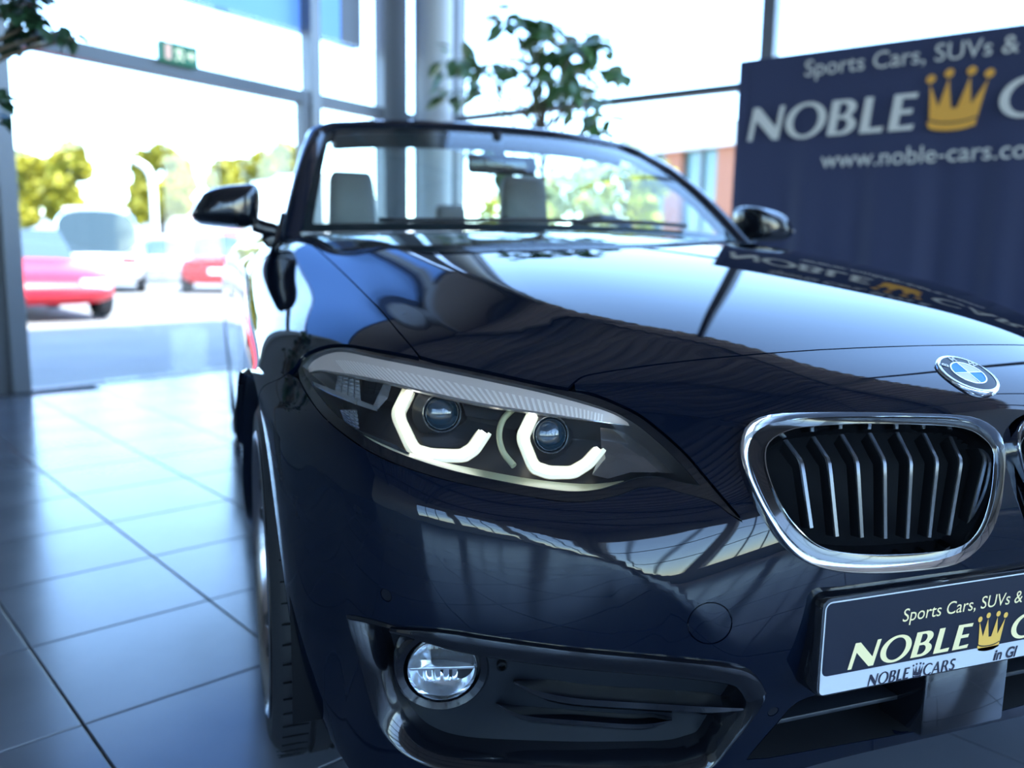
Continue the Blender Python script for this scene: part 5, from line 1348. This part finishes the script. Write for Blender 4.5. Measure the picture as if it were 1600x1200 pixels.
# street lamp
lp = ground_pt(244, 31); sl_ = empty('street_lamp', tuple(lp)); tag(sl_, 'thin white street lamp with a curved arm among the trees', 'lamp')
zt = at_depth(240, 268, 31)[2]; side = -RGT
MB().tube(catmull([lp-EZ*.012, lp+EZ*zt*.8, lp+EZ*zt+side*.15, lp+EZ*(zt+.35)+side*.6], 6), [.11]*19, 8).build('pole', M_WHITEW, sl_, True, None)
MB().obox(lp+EZ*(zt+.36)+side*.85, side, np.cross(EZ, side), EZ, (.6, .22, .12), .03).build('lamp_head', M_WHITEW, sl_, True, 40)
# ------------------------------------------------------------------ outside: parked cars
M_WIN = principled('car_glass', (.05, .08, .10), .08, coat=1.); M_TAIL = principled('tail_lamp', (.5, .02, .02), .25); M_HEADL = principled('head_lamp', (.7, .72, .75), .15); M_ALLOY = principled('alloy', (.45, .45, .46), .3, .8)
def parked(label, pos, yaw, col, L=4.3, W=1.78, H=1.42, van=False, roadster=False):
    root = empty('parked_car', (pos[0], pos[1], 0)); tag(root, label, 'van' if van else 'car')
    mat = principled('car_paint_'+str(len(bpy.data.materials)), col, .35, 0., coat=.25)
    c, s = math.cos(yaw), math.sin(yaw)
    def tf(x, y, z): return (pos[0]+c*x-s*y, pos[1]+s*x+c*y, z-.012)
    def loft(st, name, m_, e=3.6):
        rows = [[tf(x, hw*np.sign(math.cos(t))*abs(math.cos(t))**(2/e), (z0+z1)/2+(z1-z0)/2*np.sign(math.sin(t))*abs(math.sin(t))**(2/e)) for t in np.linspace(0, 2*math.pi, 24, endpoint=False)] for x, hw, z0, z1 in st]
        mb = MB(); mb.grid(rows, closed_u=True); mb.fan(rows[0]); mb.fan(rows[-1]); return mb.build(name, m_, root, True, 50)
    h = L/2; w = W/2
    zb = .92 if van else .82
    zf = 1.05 if van else (.66 if not roadster else .62)
    loft([(-h, w*.80, .35, zb*.92), (-h+.12, w*.93, .24, zb), (-h*.6, w, .20, zb+.02), (0, w, .20, zb), (h*.45, w, .20, (zb+zf)/2+.08), (h*.8, w*.97, .20, zf+.04), (h-.12, w*.88, .24, zf-.06), (h, w*.70, .34, zf-.18)], 'body', mat)
    if roadster:
        loft([(-.55, w*.62, .75, .95), (-.45, w*.66, .75, 1.0), (-.3, w*.66, .75, .97), (-.2, w*.6, .74, .85)], 'roll_hoop', M_DASH)
        mb = MB(); mb.add([tf(.75, w*.72, .78), tf(.75, -w*.72, .78), tf(.32, -w*.62, 1.2), tf(.32, w*.62, 1.2)], [(0, 1, 2, 3)]); mb.build('windscreen_glass', M_WIN, root, False)
    else:
        if van: st = [(-h+.04, w*.84, zb-.1, H*.97), (-h+.25, w*.88, zb-.1, H), (h*.1, w*.88, zb-.1, H), (h*.45, w*.84, zb-.1, H*.93), (h*.66, w*.78, zb-.1, zb+.15)]
        else: st = [(-h+.30, w*.70, zb-.1, zb+.04), (-h*.62, w*.76, zb-.1, H*.93), (-h*.25, w*.78, zb-.1, H), (h*.05, w*.78, zb-.1, H*.98), (h*.40, w*.76, zb-.1, zb+.08)]
        loft(st, 'cabin_glass', M_WIN, 3.0)
        k = len(st)
        loft([(x, hw*.80, z1-.10*(0 < i < k-1), z1+.022) for i, (x, hw, z0, z1) in enumerate(st) if 0 < i < k-1], 'roof', mat, 3.0)
    for sx in (-.62, .62):
        for sy in (-1, 1):
            o_ = np.array(tf(h*sx, sy*(w-.10), .325)); ax = np.array([-s*sy, c*sy, 0])
            MB().lathe([(.19, .09), (.23, .105), (.30, .10), (.32, .07), (.32, -.08), (.25, -.1)], o_, ax, 24).build('tyre', M_TYRE, root, True, 40)
            MB().lathe([(.235, .095), (.20, .085), (.06, .075), (.0005, .08)], o_, ax, 20).build('hub', M_ALLOY, root, True, 40)
    for sy in (-1, 1):
        MB().obox(tf(-h+.02, sy*w*.66, zb*.80), (c, s, 0), (-s, c, 0), EZ, (.08, .34, .14), .02).build('tail_lamp', M_TAIL, root, True, 40)
        MB().obox(tf(h-.10, sy*w*.62, zf-.14), (c, s, 0), (-s, c, 0), EZ, (.16, .36, .13), .03).build('head_lamp', M_HEADL, root, True, 40)
    MB().obox(tf(-h+.0, 0, .52), (c, s, 0), (-s, c, 0), EZ, (.05, .52, .11)).build('number_plate', M_WHITEW, root, False)
    return root
vyaw = lambda a: math.atan2(RGT[1], RGT[0])+math.radians(a)     # 0 = nose to the right in the picture
p = at_z(40, 498, 0); parked('bright red open sports car parked beyond the left glazing post', (p[0]-.35, p[1]+1.2), vyaw(-48), (.62, .012, .03), 4.1, 1.78, 1.25, roadster=True)
p = ground_pt(85, 27); parked('dark blue-grey parked car behind the red sports car', p, vyaw(20), (.10, .16, .22), 4.3, 1.8, 1.46)
p = ground_pt(160, 20); parked('white van parked behind the red sports car', p, vyaw(114), (.75, .75, .76), 4.6, 1.85, 1.85, van=True)
p = ground_pt(262, 27); parked('silver parked car seen from behind in the middle of the yard', p, vyaw(112), (.50, .49, .49), 4.3, 1.8, 1.46)
p = ground_pt(345, 20.5); parked('red hatchback parked just under the door mirror', p, vyaw(109), (.55, .01, .015), 4.1, 1.76, 1.46)
